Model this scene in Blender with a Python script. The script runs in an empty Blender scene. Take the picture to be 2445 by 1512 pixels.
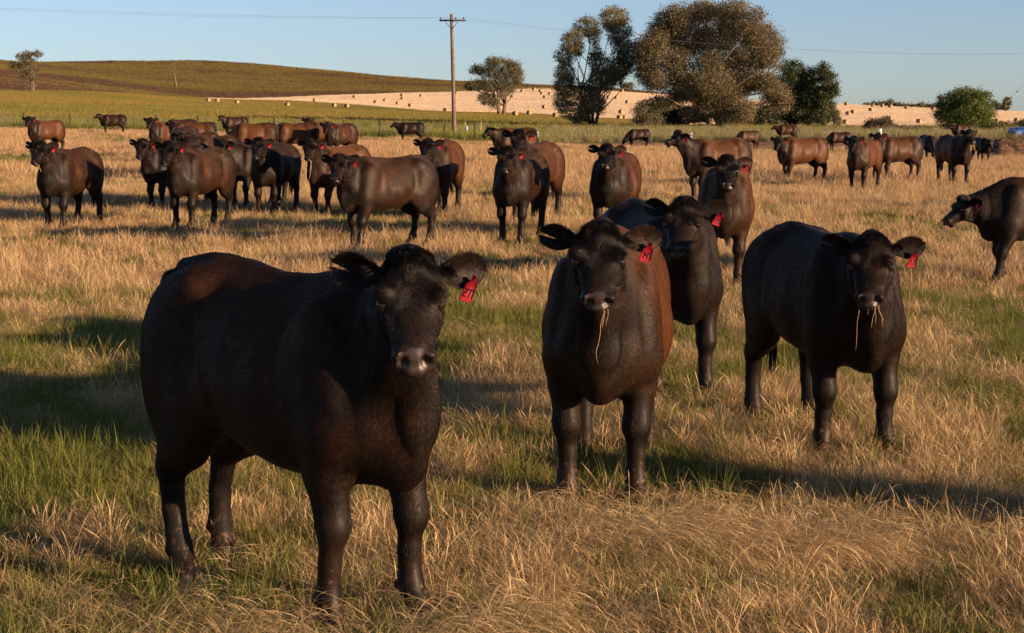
import bpy, math, random, time
import numpy as np
from mathutils import Vector, Matrix, Euler
T0 = time.time()
rng = np.random.default_rng(11)
random.seed(11)
scene = bpy.context.scene
COL = scene.collection

# ------------------------------------------------------------------ camera
CAM_H = 1.92
PITCH = math.radians(7.22)
FPX = 3900.0                       # focal length in pixels of a 2445 px wide picture
cam_data = bpy.data.cameras.new('camera')
cam_data.sensor_width = 36.0
cam_data.lens = 36.0 * FPX / 2445.0
cam_data.clip_start = 0.1
cam_data.clip_end = 12000.0
cam = bpy.data.objects.new('camera', cam_data)
cam.location = (0, 0, CAM_H)
cam.rotation_euler = (math.pi/2 - PITCH, 0, 0)
COL.objects.link(cam)
scene.camera = cam

# ------------------------------------------------------------------ sky, sun, exposure
SUN_EL = math.radians(12.0)
SUN_AZ = math.radians(120.0)       # clockwise from +Y (view direction): right and a little behind the camera
sun_dir = Vector((math.sin(SUN_AZ)*math.cos(SUN_EL), math.cos(SUN_AZ)*math.cos(SUN_EL), math.sin(SUN_EL)))
world = bpy.data.worlds.new('World')
scene.world = world
world.use_nodes = True
wn = world.node_tree.nodes; wl = world.node_tree.links
wn.clear()
wo = wn.new('ShaderNodeOutputWorld'); bg = wn.new('ShaderNodeBackground'); sky = wn.new('ShaderNodeTexSky')
sky.sky_type = 'NISHITA'
sky.sun_disc = False
sky.sun_elevation = SUN_EL
sky.sun_rotation = SUN_AZ
sky.altitude = 200.0
sky.air_density = 0.72
sky.dust_density = 0.3
sky.ozone_density = 2.6
bg.inputs['Strength'].default_value = 0.0505
hs = wn.new('ShaderNodeHueSaturation'); hs.inputs['Saturation'].default_value = 0.80
tn = wn.new('ShaderNodeMix'); tn.data_type = 'RGBA'; tn.blend_type = 'MULTIPLY'; tn.inputs[0].default_value = 1.0; tn.inputs[7].default_value = (0.94, 0.96, 1.06, 1)
wl.new(sky.outputs[0], hs.inputs['Color']); wl.new(hs.outputs[0], tn.inputs[6]); wl.new(tn.outputs[2], bg.inputs['Color']); wl.new(bg.outputs[0], wo.inputs['Surface'])
sd = bpy.data.lights.new('sun', 'SUN')
sd.energy = 5.0
sd.angle = math.radians(0.5)
sd.color = (1.0, 0.66, 0.40)
so = bpy.data.objects.new('sun', sd)
so.rotation_euler = (-sun_dir).to_track_quat('-Z', 'Y').to_euler()
so.location = (60, -35, 40)
COL.objects.link(so)
scene.view_settings.view_transform = 'Standard'
scene.view_settings.look = 'None'
scene.view_settings.gamma = 1.0
scene.view_settings.use_curve_mapping = False
scene.view_settings.exposure = 1.38
scene.render.engine = 'CYCLES'
scene.cycles.max_bounces = 5
scene.cycles.diffuse_bounces = 2
scene.cycles.glossy_bounces = 2
scene.cycles.transparent_max_bounces = 4
scene.cycles.use_denoising = True

# ------------------------------------------------------------------ helpers
CT, ST = math.cos(PITCH), math.sin(PITCH)
def x_at(px, Y, z=0.0):
    d = Y*CT - (z-CAM_H)*ST
    return (px-1222.5)/FPX*d
def z_from_img(y, Y):
    return CAM_H - Y*math.tan(PITCH - math.atan((756.0-y)/FPX))
def project(x, y, z):
    zz = z-CAM_H
    d = y*CT - zz*ST
    u = y*ST + zz*CT
    return 1222.5+FPX*x/d, 756.0-FPX*u/d

def hash2(ix, iy, seed):
    h = (ix.astype(np.int64)*374761393 + iy.astype(np.int64)*668265263 + seed*974634777) & 0x7fffffff
    h = ((h ^ (h >> 13))*1274126177) & 0x7fffffff
    h = h ^ (h >> 16)
    return (h & 0xffff)/65535.0
def vnoise(x, y, seed=0):
    x = np.asarray(x, float); y = np.asarray(y, float)
    ix = np.floor(x).astype(np.int64); iy = np.floor(y).astype(np.int64)
    fx = x-ix; fy = y-iy
    fx = fx*fx*(3-2*fx); fy = fy*fy*(3-2*fy)
    a = hash2(ix, iy, seed); b = hash2(ix+1, iy, seed); c = hash2(ix, iy+1, seed); d = hash2(ix+1, iy+1, seed)
    return (a*(1-fx)+b*fx)*(1-fy)+(c*(1-fx)+d*fx)*fy
def fbm(x, y, seed=0, octv=4):
    s = 0; a = 0.5; t = 0
    for i in range(octv):
        s = s+a*vnoise(x, y, seed+i*17); t += a; a *= 0.5; x = x*2.03+5.1; y = y*2.03+1.7
    return s/t

def mesh_arrays(name, verts, faces=None, quads=None, tris=None, smooth=True):
    """Mesh from numpy arrays: quads (n,4) and/or tris (n,3)."""
    me = bpy.data.meshes.new(name)
    verts = np.asarray(verts, dtype=np.float32)
    me.vertices.add(len(verts)); me.vertices.foreach_set('co', verts.ravel())
    loops = []; starts = []; totals = []; off = 0
    for arr in (quads, tris):
        if arr is None or len(arr) == 0: continue
        arr = np.asarray(arr, dtype=np.int32); k = arr.shape[1]
        loops.append(arr.ravel()); starts.append(off+np.arange(len(arr), dtype=np.int32)*k)
        totals.append(np.full(len(arr), k, dtype=np.int32)); off += arr.size
    loops = np.concatenate(loops); starts = np.concatenate(starts); totals = np.concatenate(totals)
    me.loops.add(len(loops)); me.loops.foreach_set('vertex_index', loops)
    me.polygons.add(len(starts)); me.polygons.foreach_set('loop_start', starts); me.polygons.foreach_set('loop_total', totals)
    me.update(calc_edges=True)
    if smooth: me.polygons.foreach_set('use_smooth', np.ones(len(starts), dtype=bool))
    return me
def set_attr(me, name, vals, domain='POINT'):
    a = me.attributes.new(name, 'FLOAT', domain); a.data.foreach_set('value', np.asarray(vals, dtype=np.float32))

def link(name, data, mat=None, parent=None, loc=(0, 0, 0), rot=(0, 0, 0)):
    o = bpy.data.objects.new(name, data)
    o.location = loc; o.rotation_euler = rot
    if mat is not None and data is not None: data.materials.append(mat)
    if parent is not None: o.parent = parent
    COL.objects.link(o)
    return o
def tag(o, label=None, cat=None, group=None, kind=None):
    if label: o['label'] = label
    if cat: o['category'] = cat
    if group: o['group'] = group
    if kind: o['kind'] = kind
    return o

class MB:
    """small mesh collector"""
    def __init__(s): s.v = []; s.q = []; s.t = []
    def add(s, v, q=(), t=()):
        n = len(s.v); s.v += [tuple(p) for p in v]
        s.q += [tuple(i+n for i in f) for f in q]; s.t += [tuple(i+n for i in f) for f in t]
    def box(s, c, h, R=None):
        vs = []
        for dx in (-1, 1):
            for dy in (-1, 1):
                for dz in (-1, 1):
                    p = Vector((dx*h[0], dy*h[1], dz*h[2]))
                    if R is not None: p = R @ p
                    vs.append(Vector(c)+p)
        s.add(vs, q=[(0, 1, 3, 2), (4, 6, 7, 5), (0, 4, 5, 1), (2, 3, 7, 6), (0, 2, 6, 4), (1, 5, 7, 3)])
    def tube(s, pts, rad, n=8, cap=True):
        pts = [Vector(p) for p in pts]
        if not hasattr(rad, '__len__'): rad = [rad]*len(pts)
        rings = []; prev = None
        for i, p in enumerate(pts):
            t = (pts[min(i+1, len(pts)-1)]-pts[max(i-1, 0)]).normalized()
            if prev is None:
                a = t.cross(Vector((0, 0, 1)));
                if a.length < 1e-3: a = t.cross(Vector((1, 0, 0)))
            else: a = prev - t*prev.dot(t)
            a.normalize(); prev = a; b = t.cross(a)
            rings.append([p+(a*math.cos(k*2*math.pi/n)+b*math.sin(k*2*math.pi/n))*rad[i] for k in range(n)])
        vs = [v for r in rings for v in r]; q = []
        for i in range(len(pts)-1):
            for k in range(n):
                q.append((i*n+k, i*n+(k+1) % n, (i+1)*n+(k+1) % n, (i+1)*n+k))
        t = []
        if cap:
            for base, c in ((0, pts[0]), ((len(pts)-1)*n, pts[-1])):
                ci = len(vs); vs.append(c)
                for k in range(n): t.append((base+k, base+(k+1) % n, ci) if base else (base+(k+1) % n, base+k, ci))
        s.add(vs, q, t)
    def mesh(s, name, smooth=True): return mesh_arrays(name, np.array(s.v), quads=np.array(s.q) if s.q else None, tris=np.array(s.t) if s.t else None, smooth=smooth)

# ---- materials
def new_mat(name):
    m = bpy.data.materials.new(name); m.use_nodes = True
    nt = m.node_tree; b = nt.nodes.get('Principled BSDF')
    return m, nt.nodes, nt.links, b
def ramp(n, l, fac, stops, interp='LINEAR'):
    r = n.new('ShaderNodeValToRGB'); r.color_ramp.interpolation = interp
    e = r.color_ramp.elements
    while len(e) > 1: e.remove(e[-1])
    e[0].position = stops[0][0]; e[0].color = (*stops[0][1], 1)
    for p, c in stops[1:]:
        k = e.new(p); k.color = (*c, 1)
    if fac is not None: l.new(fac, r.inputs[0])
    return r
def noise(n, l, scale, detail=4, rough=0.55, vec=None, dist=0.0):
    t = n.new('ShaderNodeTexNoise'); t.inputs['Scale'].default_value = scale
    t.inputs['Detail'].default_value = detail; t.inputs['Roughness'].default_value = rough; t.inputs['Distortion'].default_value = dist
    if vec is not None: l.new(vec, t.inputs['Vector'])
    return t
def mapping(n, l, vec, scale=(1, 1, 1), rot=(0, 0, 0)):
    m = n.new('ShaderNodeMapping'); m.inputs['Scale'].default_value = scale; m.inputs['Rotation'].default_value = rot
    l.new(vec, m.inputs['Vector']); return m.outputs[0]
def mixc(n, l, fac, a, b, mode='MIX'):
    m = n.new('ShaderNodeMix'); m.data_type = 'RGBA'; m.blend_type = mode
    for val, sock in ((fac, m.inputs[0]), (a, m.inputs[6]), (b, m.inputs[7])):
        if isinstance(val, (int, float)): sock.default_value = val
        elif isinstance(val, tuple): sock.default_value = (*val, 1)
        else: l.new(val, sock)
    return m.outputs[2]
def mathn(n, l, op, a, b=0.0, clamp=False):
    m = n.new('ShaderNodeMath'); m.operation = op; m.use_clamp = clamp
    for val, sock in ((a, m.inputs[0]), (b, m.inputs[1])):
        if isinstance(val, (int, float)): sock.default_value = val
        else: l.new(val, sock)
    return m.outputs[0]
def bump(n, l, h, strength=0.4, dist=0.05):
    b = n.new('ShaderNodeBump'); b.inputs['Strength'].default_value = strength; b.inputs['Distance'].default_value = dist
    l.new(h, b.inputs['Height']); return b.outputs[0]
def simple_mat(name, col, rough=0.6, spec=0.4, vary=0.0, scale=8.0, col2=None, metallic=0.0):
    m, n, l, b = new_mat(name)
    b.inputs['Roughness'].default_value = rough; b.inputs['Specular IOR Level'].default_value = spec; b.inputs['Metallic'].default_value = metallic
    tc = n.new('ShaderNodeTexCoord')
    nz = noise(n, l, scale, 5, 0.6, tc.outputs['Object'])
    c2 = col2 if col2 else tuple(c*(1-vary) for c in col)
    r = ramp(n, l, nz.outputs[0], [(0.3, c2), (0.7, col)])
    l.new(r.outputs[0], b.inputs['Base Color'])
    return m

# ------------------------------------------------------------------ terrain
PXC = np.array([-900., 0., 490., 1048., 1440., 1990., 2445., 3300.])
YG = np.concatenate([[-100, 0, 30], np.geomspace(34, 4200, 90)])
def col_prof(knots):
    Ys = np.array([k[0] for k in knots], float)
    zs = np.array([z_from_img(k[1], k[0]) if k[1] > 20 else k[1] for k in knots], float)
    return np.interp(YG, Ys, zs)
PROF = np.array([
    col_prof([(30, 0), (66, .3), (109, .7), (150, 1.0), (235, 2.2), (430, 8), (700, 26), (900, 36), (1300, 30), (4200, 10)]),
    col_prof([(30, 0), (66, .2), (109, .45), (150, .75), (235, 267.), (480, 219.), (700, 182.), (900, 148.), (1020, 150.), (1300, 20.), (4200, 5)]),
    col_prof([(30, 0), (66, .15), (109, .2), (150, .3), (240, 274.), (720, 240.), (860, 190.), (960, 145.), (1080, 147.), (1400, 19.9), (4200, 5)]),
    col_prof([(30, 0), (66, .05), (109, -.3), (150, -.15), (220, 288.), (560, 270.), (760, 223.), (1000, 191.), (1200, 19.), (4200, 5)]),
    col_prof([(30, 0), (66, -.1), (120, -.72), (140, -.5), (190, 303.), (250, 297.), (480, 285.), (800, 212.), (900, 211.), (1200, 14), (4200, 0)]),
    col_prof([(30, 0), (46, -.1), (85, -.55), (118, -.95), (125, -.45), (150, -.4), (190, 306.5), (430, 305.), (640, 250.), (720, 251.), (900, 0.), (4200, -20)]),
    col_prof([(30, 0), (46, -.15), (85, -.8), (118, -1.0), (125, -.4), (150, -.5), (190, 308.), (430, 306.), (640, 267.5), (720, 268.), (900, -3.), (4200, -20)]),
    col_prof([(30, 0), (46, -.2), (85, -.9), (118, -1.1), (125, -.5), (150, -.6), (190, -.6), (430, -3.), (640, -1.), (720, -1.), (900, -6.), (4200, -20)]),
])
PXF = np.linspace(-900, 3300, 85)
PF = np.array([np.interp(PXF, PXC, PROF[:, j]) for j in range(len(YG))]).T      # (px, Y)
for _ in range(6):
    PF[1:-1] = 0.25*PF[:-2]+0.5*PF[1:-1]+0.25*PF[2:]
def terrain(X, Y):
    X = np.asarray(X, float); Y = np.asarray(Y, float)
    px = np.clip(1222.5+FPX*X/np.maximum(Y, 25.), PXF[0], PXF[-1])
    u = (px-PXF[0])/(PXF[1]-PXF[0]); i = np.clip(u.astype(int), 0, len(PXF)-2); fu = u-i
    j = np.clip(np.searchsorted(YG, Y, side='right')-1, 0, len(YG)-2)
    fv = np.clip((Y-YG[j])/(YG[j+1]-YG[j]), 0, 1)
    z = (PF[i, j]*(1-fu)+PF[i+1, j]*fu)*(1-fv)+(PF[i, j+1]*(1-fu)+PF[i+1, j+1]*fu)*fv
    bumps = (fbm(X*0.35, Y*0.35, 3, 3)-0.5)*0.10*np.clip((Y-3)/6, 0, 1)
    und = (fbm(X/60., Y/60., 8, 3)-0.5)*2.5*np.clip((Y-500)/300, 0, 1)
    return z+bumps+und
def tz(X, Y): return float(terrain(np.array([X]), np.array([Y]))[0])
def ray_ground(px, py, ymin=20., ymax=1400.):
    """first point of the terrain hit by the sight line through the given picture point"""
    Ys = np.geomspace(ymin, ymax, 1500)
    ang = math.tan(PITCH-math.atan((756.0-py)/FPX))
    zr = CAM_H-Ys*ang
    d = Ys*CT-(zr-CAM_H)*ST
    Xs = (px-1222.5)/FPX*d
    g = terrain(Xs, Ys)
    below = np.where(g >= zr)[0]
    k = below[0] if len(below) else len(Ys)-1
    return Xs[k], Ys[k], g[k]

ACOL = np.linspace(-0.95, 0.95, 260)
PXA = 1222.5+FPX*ACOL
def Dline(pts):
    D = np.interp(PXA, [p[0] for p in pts], [p[1] for p in pts])
    for _ in range(8):
        D = np.interp(1222.5+FPX*ACOL*(D+30)/D, [p[0] for p in pts], [p[1] for p in pts])
    return D
D0 = np.full(len(ACOL), -29.0)
DV = Dline([(-900, 112), (0, 112), (490, 117), (1048, 121), (1300, 122), (1440, 117), (2445, 119), (4000, 120)])
DT = Dline([(-900, 112.2), (1048, 121.2), (1290, 122.2), (1440, 126), (2445, 125), (4000, 125)])
DC = Dline([(-900, 195), (0, 205), (490, 190), (1048, 185), (1440, 215), (1990, 240), (2445, 240), (4000, 240)])
DS = Dline([(-900, 420), (0, 480), (490, 720), (1048, 560), (1440, 480), (1990, 430), (2445, 430), (4000, 430)])
DH = Dline([(-900, 420.5), (0, 480.5), (490, 720.5), (1048, 760), (1300, 800), (1440, 830), (1990, 655), (2445, 655), (4000, 655)])
DE = np.full(len(ACOL), 4000.0)
def sheet(name, Da, Db, rows, mat, geo=False):
    V = []; n = len(ACOL)
    for r in range(rows+1):
        f = r/rows
        Y = Da*(1-f)+Db*f if not geo else Da*(Db/Da)**f
        X = ACOL*(Y+30.0)
        V.append(np.stack([X, Y, terrain(X, Y)], 1))
    V = np.concatenate(V)
    i = np.arange(rows)[:, None]*n+np.arange(n-1)[None, :]
    i = i.ravel()
    q = np.stack([i, i+1, i+1+n, i+n], 1)
    me = mesh_arrays(name, V, quads=q)
    o = link(name, me, mat); o['kind'] = 'structure'
    return o

def field_material(name, stops, scale=0.6, stretch=(1, 1, 1), fine=14.0, fine_amt=0.35, bumpk=0.35, rough=0.95, stops2=None, patch=0.03, dist=0.12):
    m, n, l, b = new_mat(name)
    geo = n.new('ShaderNodeNewGeometry')
    v = mapping(n, l, geo.outputs['Position'], stretch)
    a = noise(n, l, scale, 8, 0.62, v)
    f = noise(n, l, fine, 6, 0.7, v)
    s = mathn(n, l, 'ADD', mathn(n, l, 'MULTIPLY', a.outputs[0], 1-fine_amt), mathn(n, l, 'MULTIPLY', f.outputs[0], fine_amt))
    r = ramp(n, l, s, stops)
    c = r.outputs[0]
    if stops2:
        p = noise(n, l, patch, 5, 0.6, v, 0.5)
        pr = ramp(n, l, p.outputs[0], [(0.42, (0, 0, 0)), (0.58, (1, 1, 1))])
        r2 = ramp(n, l, s, stops2)
        c = mixc(n, l, pr.outputs[0], c, r2.outputs[0])
    l.new(c, b.inputs['Base Color'])
    b.inputs['Roughness'].default_value = rough; b.inputs['Specular IOR Level'].default_value = 0.1
    l.new(bump(n, l, f.outputs[0], bumpk, dist), b.inputs['Normal'])
    return m

M_paddock = field_material('paddock_soil', [(0.30, (.025, .022, .012)), (0.45, (.07, .055, .028)), (0.58, (.15, .11, .06)), (0.72, (.26, .19, .11))],
                           scale=1.1, fine=22, fine_amt=0.5, bumpk=0.8, stops2=[(0.3, (.03, .036, .014)), (0.5, (.085, .085, .034)), (0.7, (.20, .155, .08))], patch=0.25)
M_track = field_material('dirt_track', [(0.3, (.10, .055, .030)), (0.55, (.22, .125, .07)), (0.75, (.32, .21, .12))], scale=0.5, stretch=(.4, 1, 1), fine=6, bumpk=0.5)
M_verge = field_material('verge_soil', [(0.3, (.05, .07, .02)), (0.55, (.10, .12, .035)), (0.75, (.17, .16, .055))], scale=0.2, fine=5)
M_crop = field_material('crop_field_grass', [(0.35, (.13, .115, .030)), (0.52, (.22, .17, .045)), (0.68, (.28, .21, .065))], scale=0.05, stretch=(.5, 1.2, 1), fine=2.5, fine_amt=0.45, bumpk=0.6,
                        stops2=[(0.35, (.11, .12, .028)), (0.7, (.21, .19, .05))], patch=0.012, dist=0.3)
M_hill = field_material('hill_pasture', [(0.36, (.075, .065, .024)), (0.5, (.14, .115, .03)), (0.66, (.20, .165, .04))], scale=0.03, stretch=(.35, 1, 1), fine=0.8, fine_amt=0.45, bumpk=0.8,
                        stops2=[(0.36, (.07, .045, .034)), (0.5, (.11, .07, .048)), (0.68, (.15, .10, .055))], patch=0.02, dist=0.8)
M_stub = field_material('stubble', [(0.33, (.46, .34, .21)), (0.48, (.66, .52, .35)), (0.62, (.76, .63, .46))], scale=0.25, stretch=(.12, 1.0, 1), fine=2.0, fine_amt=0.5, bumpk=0.5, dist=0.1)

G0 = sheet('ground', D0, DV, 150, M_paddock)
GT = sheet('dirt_track', DV, DT, 4, M_track)
GV = sheet('verge', DT, DC, 24, M_verge)
GC = sheet('crop_field', DC, DS, 60, M_crop)
GS = sheet('stubble_field', DS, DH, 50, M_stub)
GH = sheet('hill', DH, DE, 110, M_hill, geo=True)
# ================================================================== CATTLE
F4 = np.float32
def smin(a, b, k):
    h = np.clip(0.5+0.5*(b-a)/k, 0, 1)
    return b*(1-h)+a*h-k*h*(1-h)
def smax(a, b, k): return -smin(-a, -b, k)
def ell(P, c, r, R=None):
    q = P-np.asarray(c, F4)
    if R is not None: q = q@R
    r = np.asarray(r, F4)
    q1 = q/r; q2 = q1/r
    k0 = np.sqrt(np.einsum('ij,ij->i', q1, q1)); k1 = np.sqrt(np.einsum('ij,ij->i', q2, q2))+1e-6
    return k0*(k0-1)/k1
def loft(P, pts, rad, R=None, k=0.0):
    out = None
    pts = np.asarray(pts, F4); rad = np.asarray(rad, F4)
    for i in range(len(pts)-1):
        A = pts[i]; AB = pts[i+1]-A
        t = np.clip(((P-A)@AB)/float(AB@AB), 0, 1)
        q = P-(A+t[:, None]*AB)
        if R is not None: q = q@R
        r = rad[i]+t[:, None]*(rad[i+1]-rad[i])
        q1 = q/r; q2 = q1/r
        k0 = np.sqrt(np.einsum('ij,ij->i', q1, q1)); k1 = np.sqrt(np.einsum('ij,ij->i', q2, q2))+1e-6
        d = k0*(k0-1)/k1
        out = d if out is None else (smin(out, d, k) if k > 0 else np.minimum(out, d))
    return out

# torso stations: x, top, bottom, half width
TORSO = np.array([
    [-.84, 1.12, .90, .10], [-.80, 1.19, .80, .16], [-.72, 1.245, .70, .225], [-.60, 1.28, .66, .255], [-.45, 1.295, .62, .265],
    [-.25, 1.265, .575, .305], [-.05, 1.24, .53, .345], [.15, 1.232, .50, .345], [.32, 1.242, .49, .305], [.48, 1.262, .495, .25],
    [.60, 1.235, .505, .225], [.70, 1.18, .53, .195], [.78, 1.10, .58, .155], [.84, 1.0, .66, .10]])
def pchip(x, xs, ys):
    """smooth interpolation of the stations"""
    xf = np.linspace(xs[0], xs[-1], 160)
    yf = np.interp(xf, xs, ys)
    k = np.array([1, 2, 3, 2, 1.])/9
    for _ in range(2):
        yp = np.pad(yf, 2, mode='edge'); yf = np.convolve(yp, k, 'valid')
    return np.interp(x, xf, yf)

def rotm(yaw, pitch, roll=0.0):
    """columns: forward (face direction), left, normal of the forehead"""
    f = np.array([math.cos(pitch)*math.cos(yaw), math.cos(pitch)*math.sin(yaw), -math.sin(pitch)])
    l = np.array([-math.sin(yaw), math.cos(yaw), 0.0])
    u = np.cross(f, l)
    if roll:
        l2 = l*math.cos(roll)+u*math.sin(roll); u = np.cross(f, l2); l = l2
    return np.stack([f, l, u], 1).astype(F4)

HEAD = np.array([  # s, top, bottom, half width
    [-.10, .02, -.05, .05], [-.05, .075, -.09, .085], [0.0, .105, -.115, .105], [.08, .108, -.135, .117], [.16, .090, -.15, .122],
    [.23, .068, -.145, .108], [.30, .052, -.125, .090], [.37, .044, -.105, .078], [.44, .042, -.092, .078], [.50, .036, -.078, .080], [.545, .012, -.060, .066], [.565, -.01, -.04, .04]])

HS = np.array([.62, .92, .86])
def warp(x): return x*.88 if x < 0 else x*.95
class Pose:
    def __init__(s, yaw=0, pitch=52, roll=0, neck_el=32, neck_len=.46, legs=(0, 0, 0, 0), fat=1.0, graze=False, hh=0.0, spread=0.0):
        s.yaw = math.radians(yaw); s.pitch = math.radians(pitch); s.roll = math.radians(roll)
        Pose.n_ = getattr(Pose, 'n_', 0)+1; s.seed = Pose.n_
        s.legs = legs; s.fat = fat; s.graze = graze; s.spread = spread
        el = math.radians(neck_el)
        if graze:
            s.nb = np.array([.66, 0, .86]); s.neck = [s.nb, s.nb+np.array([.22*math.cos(s.yaw*.4), .22*math.sin(s.yaw*.4), -.16]), None]
            s.O = s.nb+np.array([.42*math.cos(s.yaw*.6), .42*math.sin(s.yaw*.6), -.38+hh])
            s.pitch = math.radians(max(pitch, 62))
        else:
            s.nb = np.array([.56, 0, .98])
            ya = s.yaw*.62
            s.O = s.nb+neck_len*np.array([math.cos(el)*math.cos(ya), math.cos(el)*math.sin(ya), math.sin(el)])+np.array([0, 0, .10+hh])
        s.R = rotm(s.yaw, s.pitch, s.roll)
    def h2c(s, v): return s.O+s.R.astype(float)@(np.array(v, float)*HS)      # (forward, left, up) of the head to cow space

def leg_pts(P, front, side, dx, spread):
    if front:
        base = [(.46, .17, .98), (.53, .185, .74), (.525, .175, .60), (.565, .165, .405), (.555, .16, .27), (.555, .158, .15), (.59, .16, .085), (.62, .16, .045)]
        rad = [(.14, .08, .20), (.145, .100, .14), (.104, .082, .09), (.060, .055, .06), (.045, .042, .05), (.051, .049, .05), (.046, .050, .045), (.060, .057, .045)]
        top = .98
    else:
        base = [(-.56, .16, .98), (-.42, .18, .76), (-.52, .175, .60), (-.68, .165, .465), (-.675, .16, .30), (-.635, .16, .15), (-.595, .16, .085), (-.56, .16, .045)]
        rad = [(.22, .12, .20), (.195, .112, .17), (.138, .086, .12), (.073, .054, .07), (.050, .044, .055), (.055, .052, .05), (.046, .050, .045), (.060, .057, .045)]
        top = .98
    pts = []
    for x, y, z in base:
        w = max(0.0, (top-.12-z)/(top-.12))
        pts.append((x+dx*w**1.1, side*(y+spread*w), z))
    return pts, rad

def cow_sdf(P0, ps):
    P = P0.copy(); P[:, 0] = np.where(P0[:, 0] < 0, P0[:, 0]/.88, P0[:, 0]/.95)
    x, y, z = P[:, 0], P[:, 1], P[:, 2]
    T = TORSO
    xc = np.clip(x, -.84, .84)
    top = pchip(xc, T[:, 0], T[:, 1]); bot = pchip(xc, T[:, 0], T[:, 2]); w = pchip(xc, T[:, 0], T[:, 3])
    bot = bot+.042*np.clip((xc+.62)/.3, 0, 1)
    bot = bot-(ps.fat-1)*.35*np.exp(-((xc-.05)/.42)**2)
    w = w*.885*(1+(ps.fat-1)*1.1)
    zc = bot+(top-bot)*.46; hu = top-zc; hd = zc-bot
    dz = np.where(z > zc, (z-zc)/hu, (z-zc)/hd)
    up = np.clip((z-zc)/hu, 0, 1); w = w*(1-.20*up)*(1+.03*np.clip((zc-z)/hd, 0, 1))
    dy = y/w; dx = (x-xc)/.06
    # a fuller barrel: exponents above 2
    e = 2.25
    k0 = (np.abs(dy)**e+np.abs(dz)**e+np.abs(dx)**e)**(1/e)
    m = np.minimum(w, np.minimum(hu, hd))
    gr = np.sqrt((dy/w)**2+(dz/np.where(z > zc, hu, hd))**2+(dx/.06)**2)/np.maximum(k0, 1e-3)
    d = (k0-1)/np.maximum(gr, 1.0/np.maximum(.45, m))
    d = np.maximum(d, -.2).astype(F4)
    for sg in (-1, 1):
        d = smin(d, ell(P, (.47, sg*.185, .93), (.17, .080, .28)), .06)       # shoulder
        d = smin(d, ell(P, (.62, sg*.125, .80), (.15, .11, .17)), .06)         # point of the shoulder
        d = smin(d, ell(P, (-.46, sg*.155, 1.18), (.10, .08, .07)), .12)     # hook bone
        d = smin(d, ell(P, (-.61, sg*.155, .86), (.235, .125, .36)), .07)      # thigh
        d = smin(d, ell(P, (-.79, sg*.075, 1.17), (.05, .05, .06)), .05)      # pin bone
        d = smax(d, -ell(P, (-.30, sg*.335, 1.10), (.14, .045, .09)), .09)      # hollow of the flank
        d = smax(d, -ell(P, (.30, sg*.345, .98), (.05, .04, .25)), .09)       # behind the shoulder
    for sg in (-1, 1):
        d = smin(d, loft(P, [(.50, sg*.13, 1.17), (.56, sg*.19, .95), (.64, sg*.165, .82)], [(.045, .03, .05), (.05, .04, .06), (.06, .05, .06)]), .04)   # blade of the shoulder
        d = smax(d, -loft(P, [(-.33, sg*.30, 1.0), (-.36, sg*.29, .78), (-.28, sg*.28, .62)], [(.05, .035, .06), (.045, .035, .06), (.04, .03, .05)]), .07)  # fold of the flank
        d = smax(d, -loft(P, [(-.86, sg*.16, 1.0), (-.88, sg*.13, .8)], [(.03, .03, .08)]*2), .06)
        d = smax(d, -ell(P, (.72, sg*.25, .95), (.07, .05, .12)), .06)          # hollow before the shoulder
    d = smin(d, ell(P, (.70, 0, .69), (.12, .095, .13)), .08)                  # brisket
    d = smin(d, ell(P, (.745, 0, .645), (.075, .045, .09)), .08)
    d = smin(d, loft(P, [(-.78, 0, 1.235), (-.55, 0, 1.262), (0, 0, 1.222), (.45, 0, 1.25), (.55, 0, 1.22)], [(.05, .04, .04)]*5), .05)
    d = smin(d, ell(P, (-.16, 0, .59), (.08, .035, .035)), .06)                # navel flap
    rib = np.sin((x+.12*(1.0-z))*58.0)*np.exp(-((x-.02)/.20)**4)*np.exp(-((z-.93)/.20)**4)
    rel = (fbm(x*3.2+y*2.1+ps.seed*1.7, z*3.2-y*1.3, 41, 2)-.5)*np.clip((z-.45)/.2, 0, 1)
    d = (d-rib*.0008-rel*.022).astype(F4)
    # neck
    Pw = P; P = P0
    nb, O, R = ps.nb, ps.O, ps.R
    ya = ps.yaw*.5
    Rn = rotm(ya, -math.radians(35) if not ps.graze else math.radians(40))
    e0 = ps.h2c((-.03, 0, -.03)); e1 = ps.h2c((.03, 0, -.045))
    base = np.array([.40, 0, .99])
    mid = (np.array([.62, 0, 1.0]) if not ps.graze else np.array([.66, 0, .88]))*.5+.5*(.45*nb+.55*e0)
    d = smin(d, loft(P, [base, mid, e0, e1], [(.25, .17, .27), (.19, .13, .215), (.115, .092, .13), (.085, .080, .095)], Rn), .09)
    # folds across the neck
    if not ps.graze:
        qn = P-e0.astype(F4); dist = np.sqrt((qn*qn).sum(1))
        d = (d+.0018*np.sin(dist*78.0+3*qn[:, 2])*np.exp(-((dist-.20)/.11)**2)).astype(F4)
    # crest and throat / dewlap
    thr = ps.h2c((.10, 0, -.145))
    if not ps.graze:
        d = smin(d, loft(P, [thr, thr*.55+np.array([.74, 0, .88])*.45+np.array([.0, 0, -.03]), (.735, 0, .80), (.745, 0, .66)],
                         [(.06, .045, .055), (.065, .030, .08), (.055, .026, .08), (.05, .028, .06)]), .06)
        for sg in (-1, 1):
            d = smin(d, loft(P, [np.array([.62, sg*.12, .80]), thr*.5+np.array([.66, sg*.11, .86])*.5], [(.06, .05, .06), (.05, .04, .05)]), .06)
    # legs
    P = Pw
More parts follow.
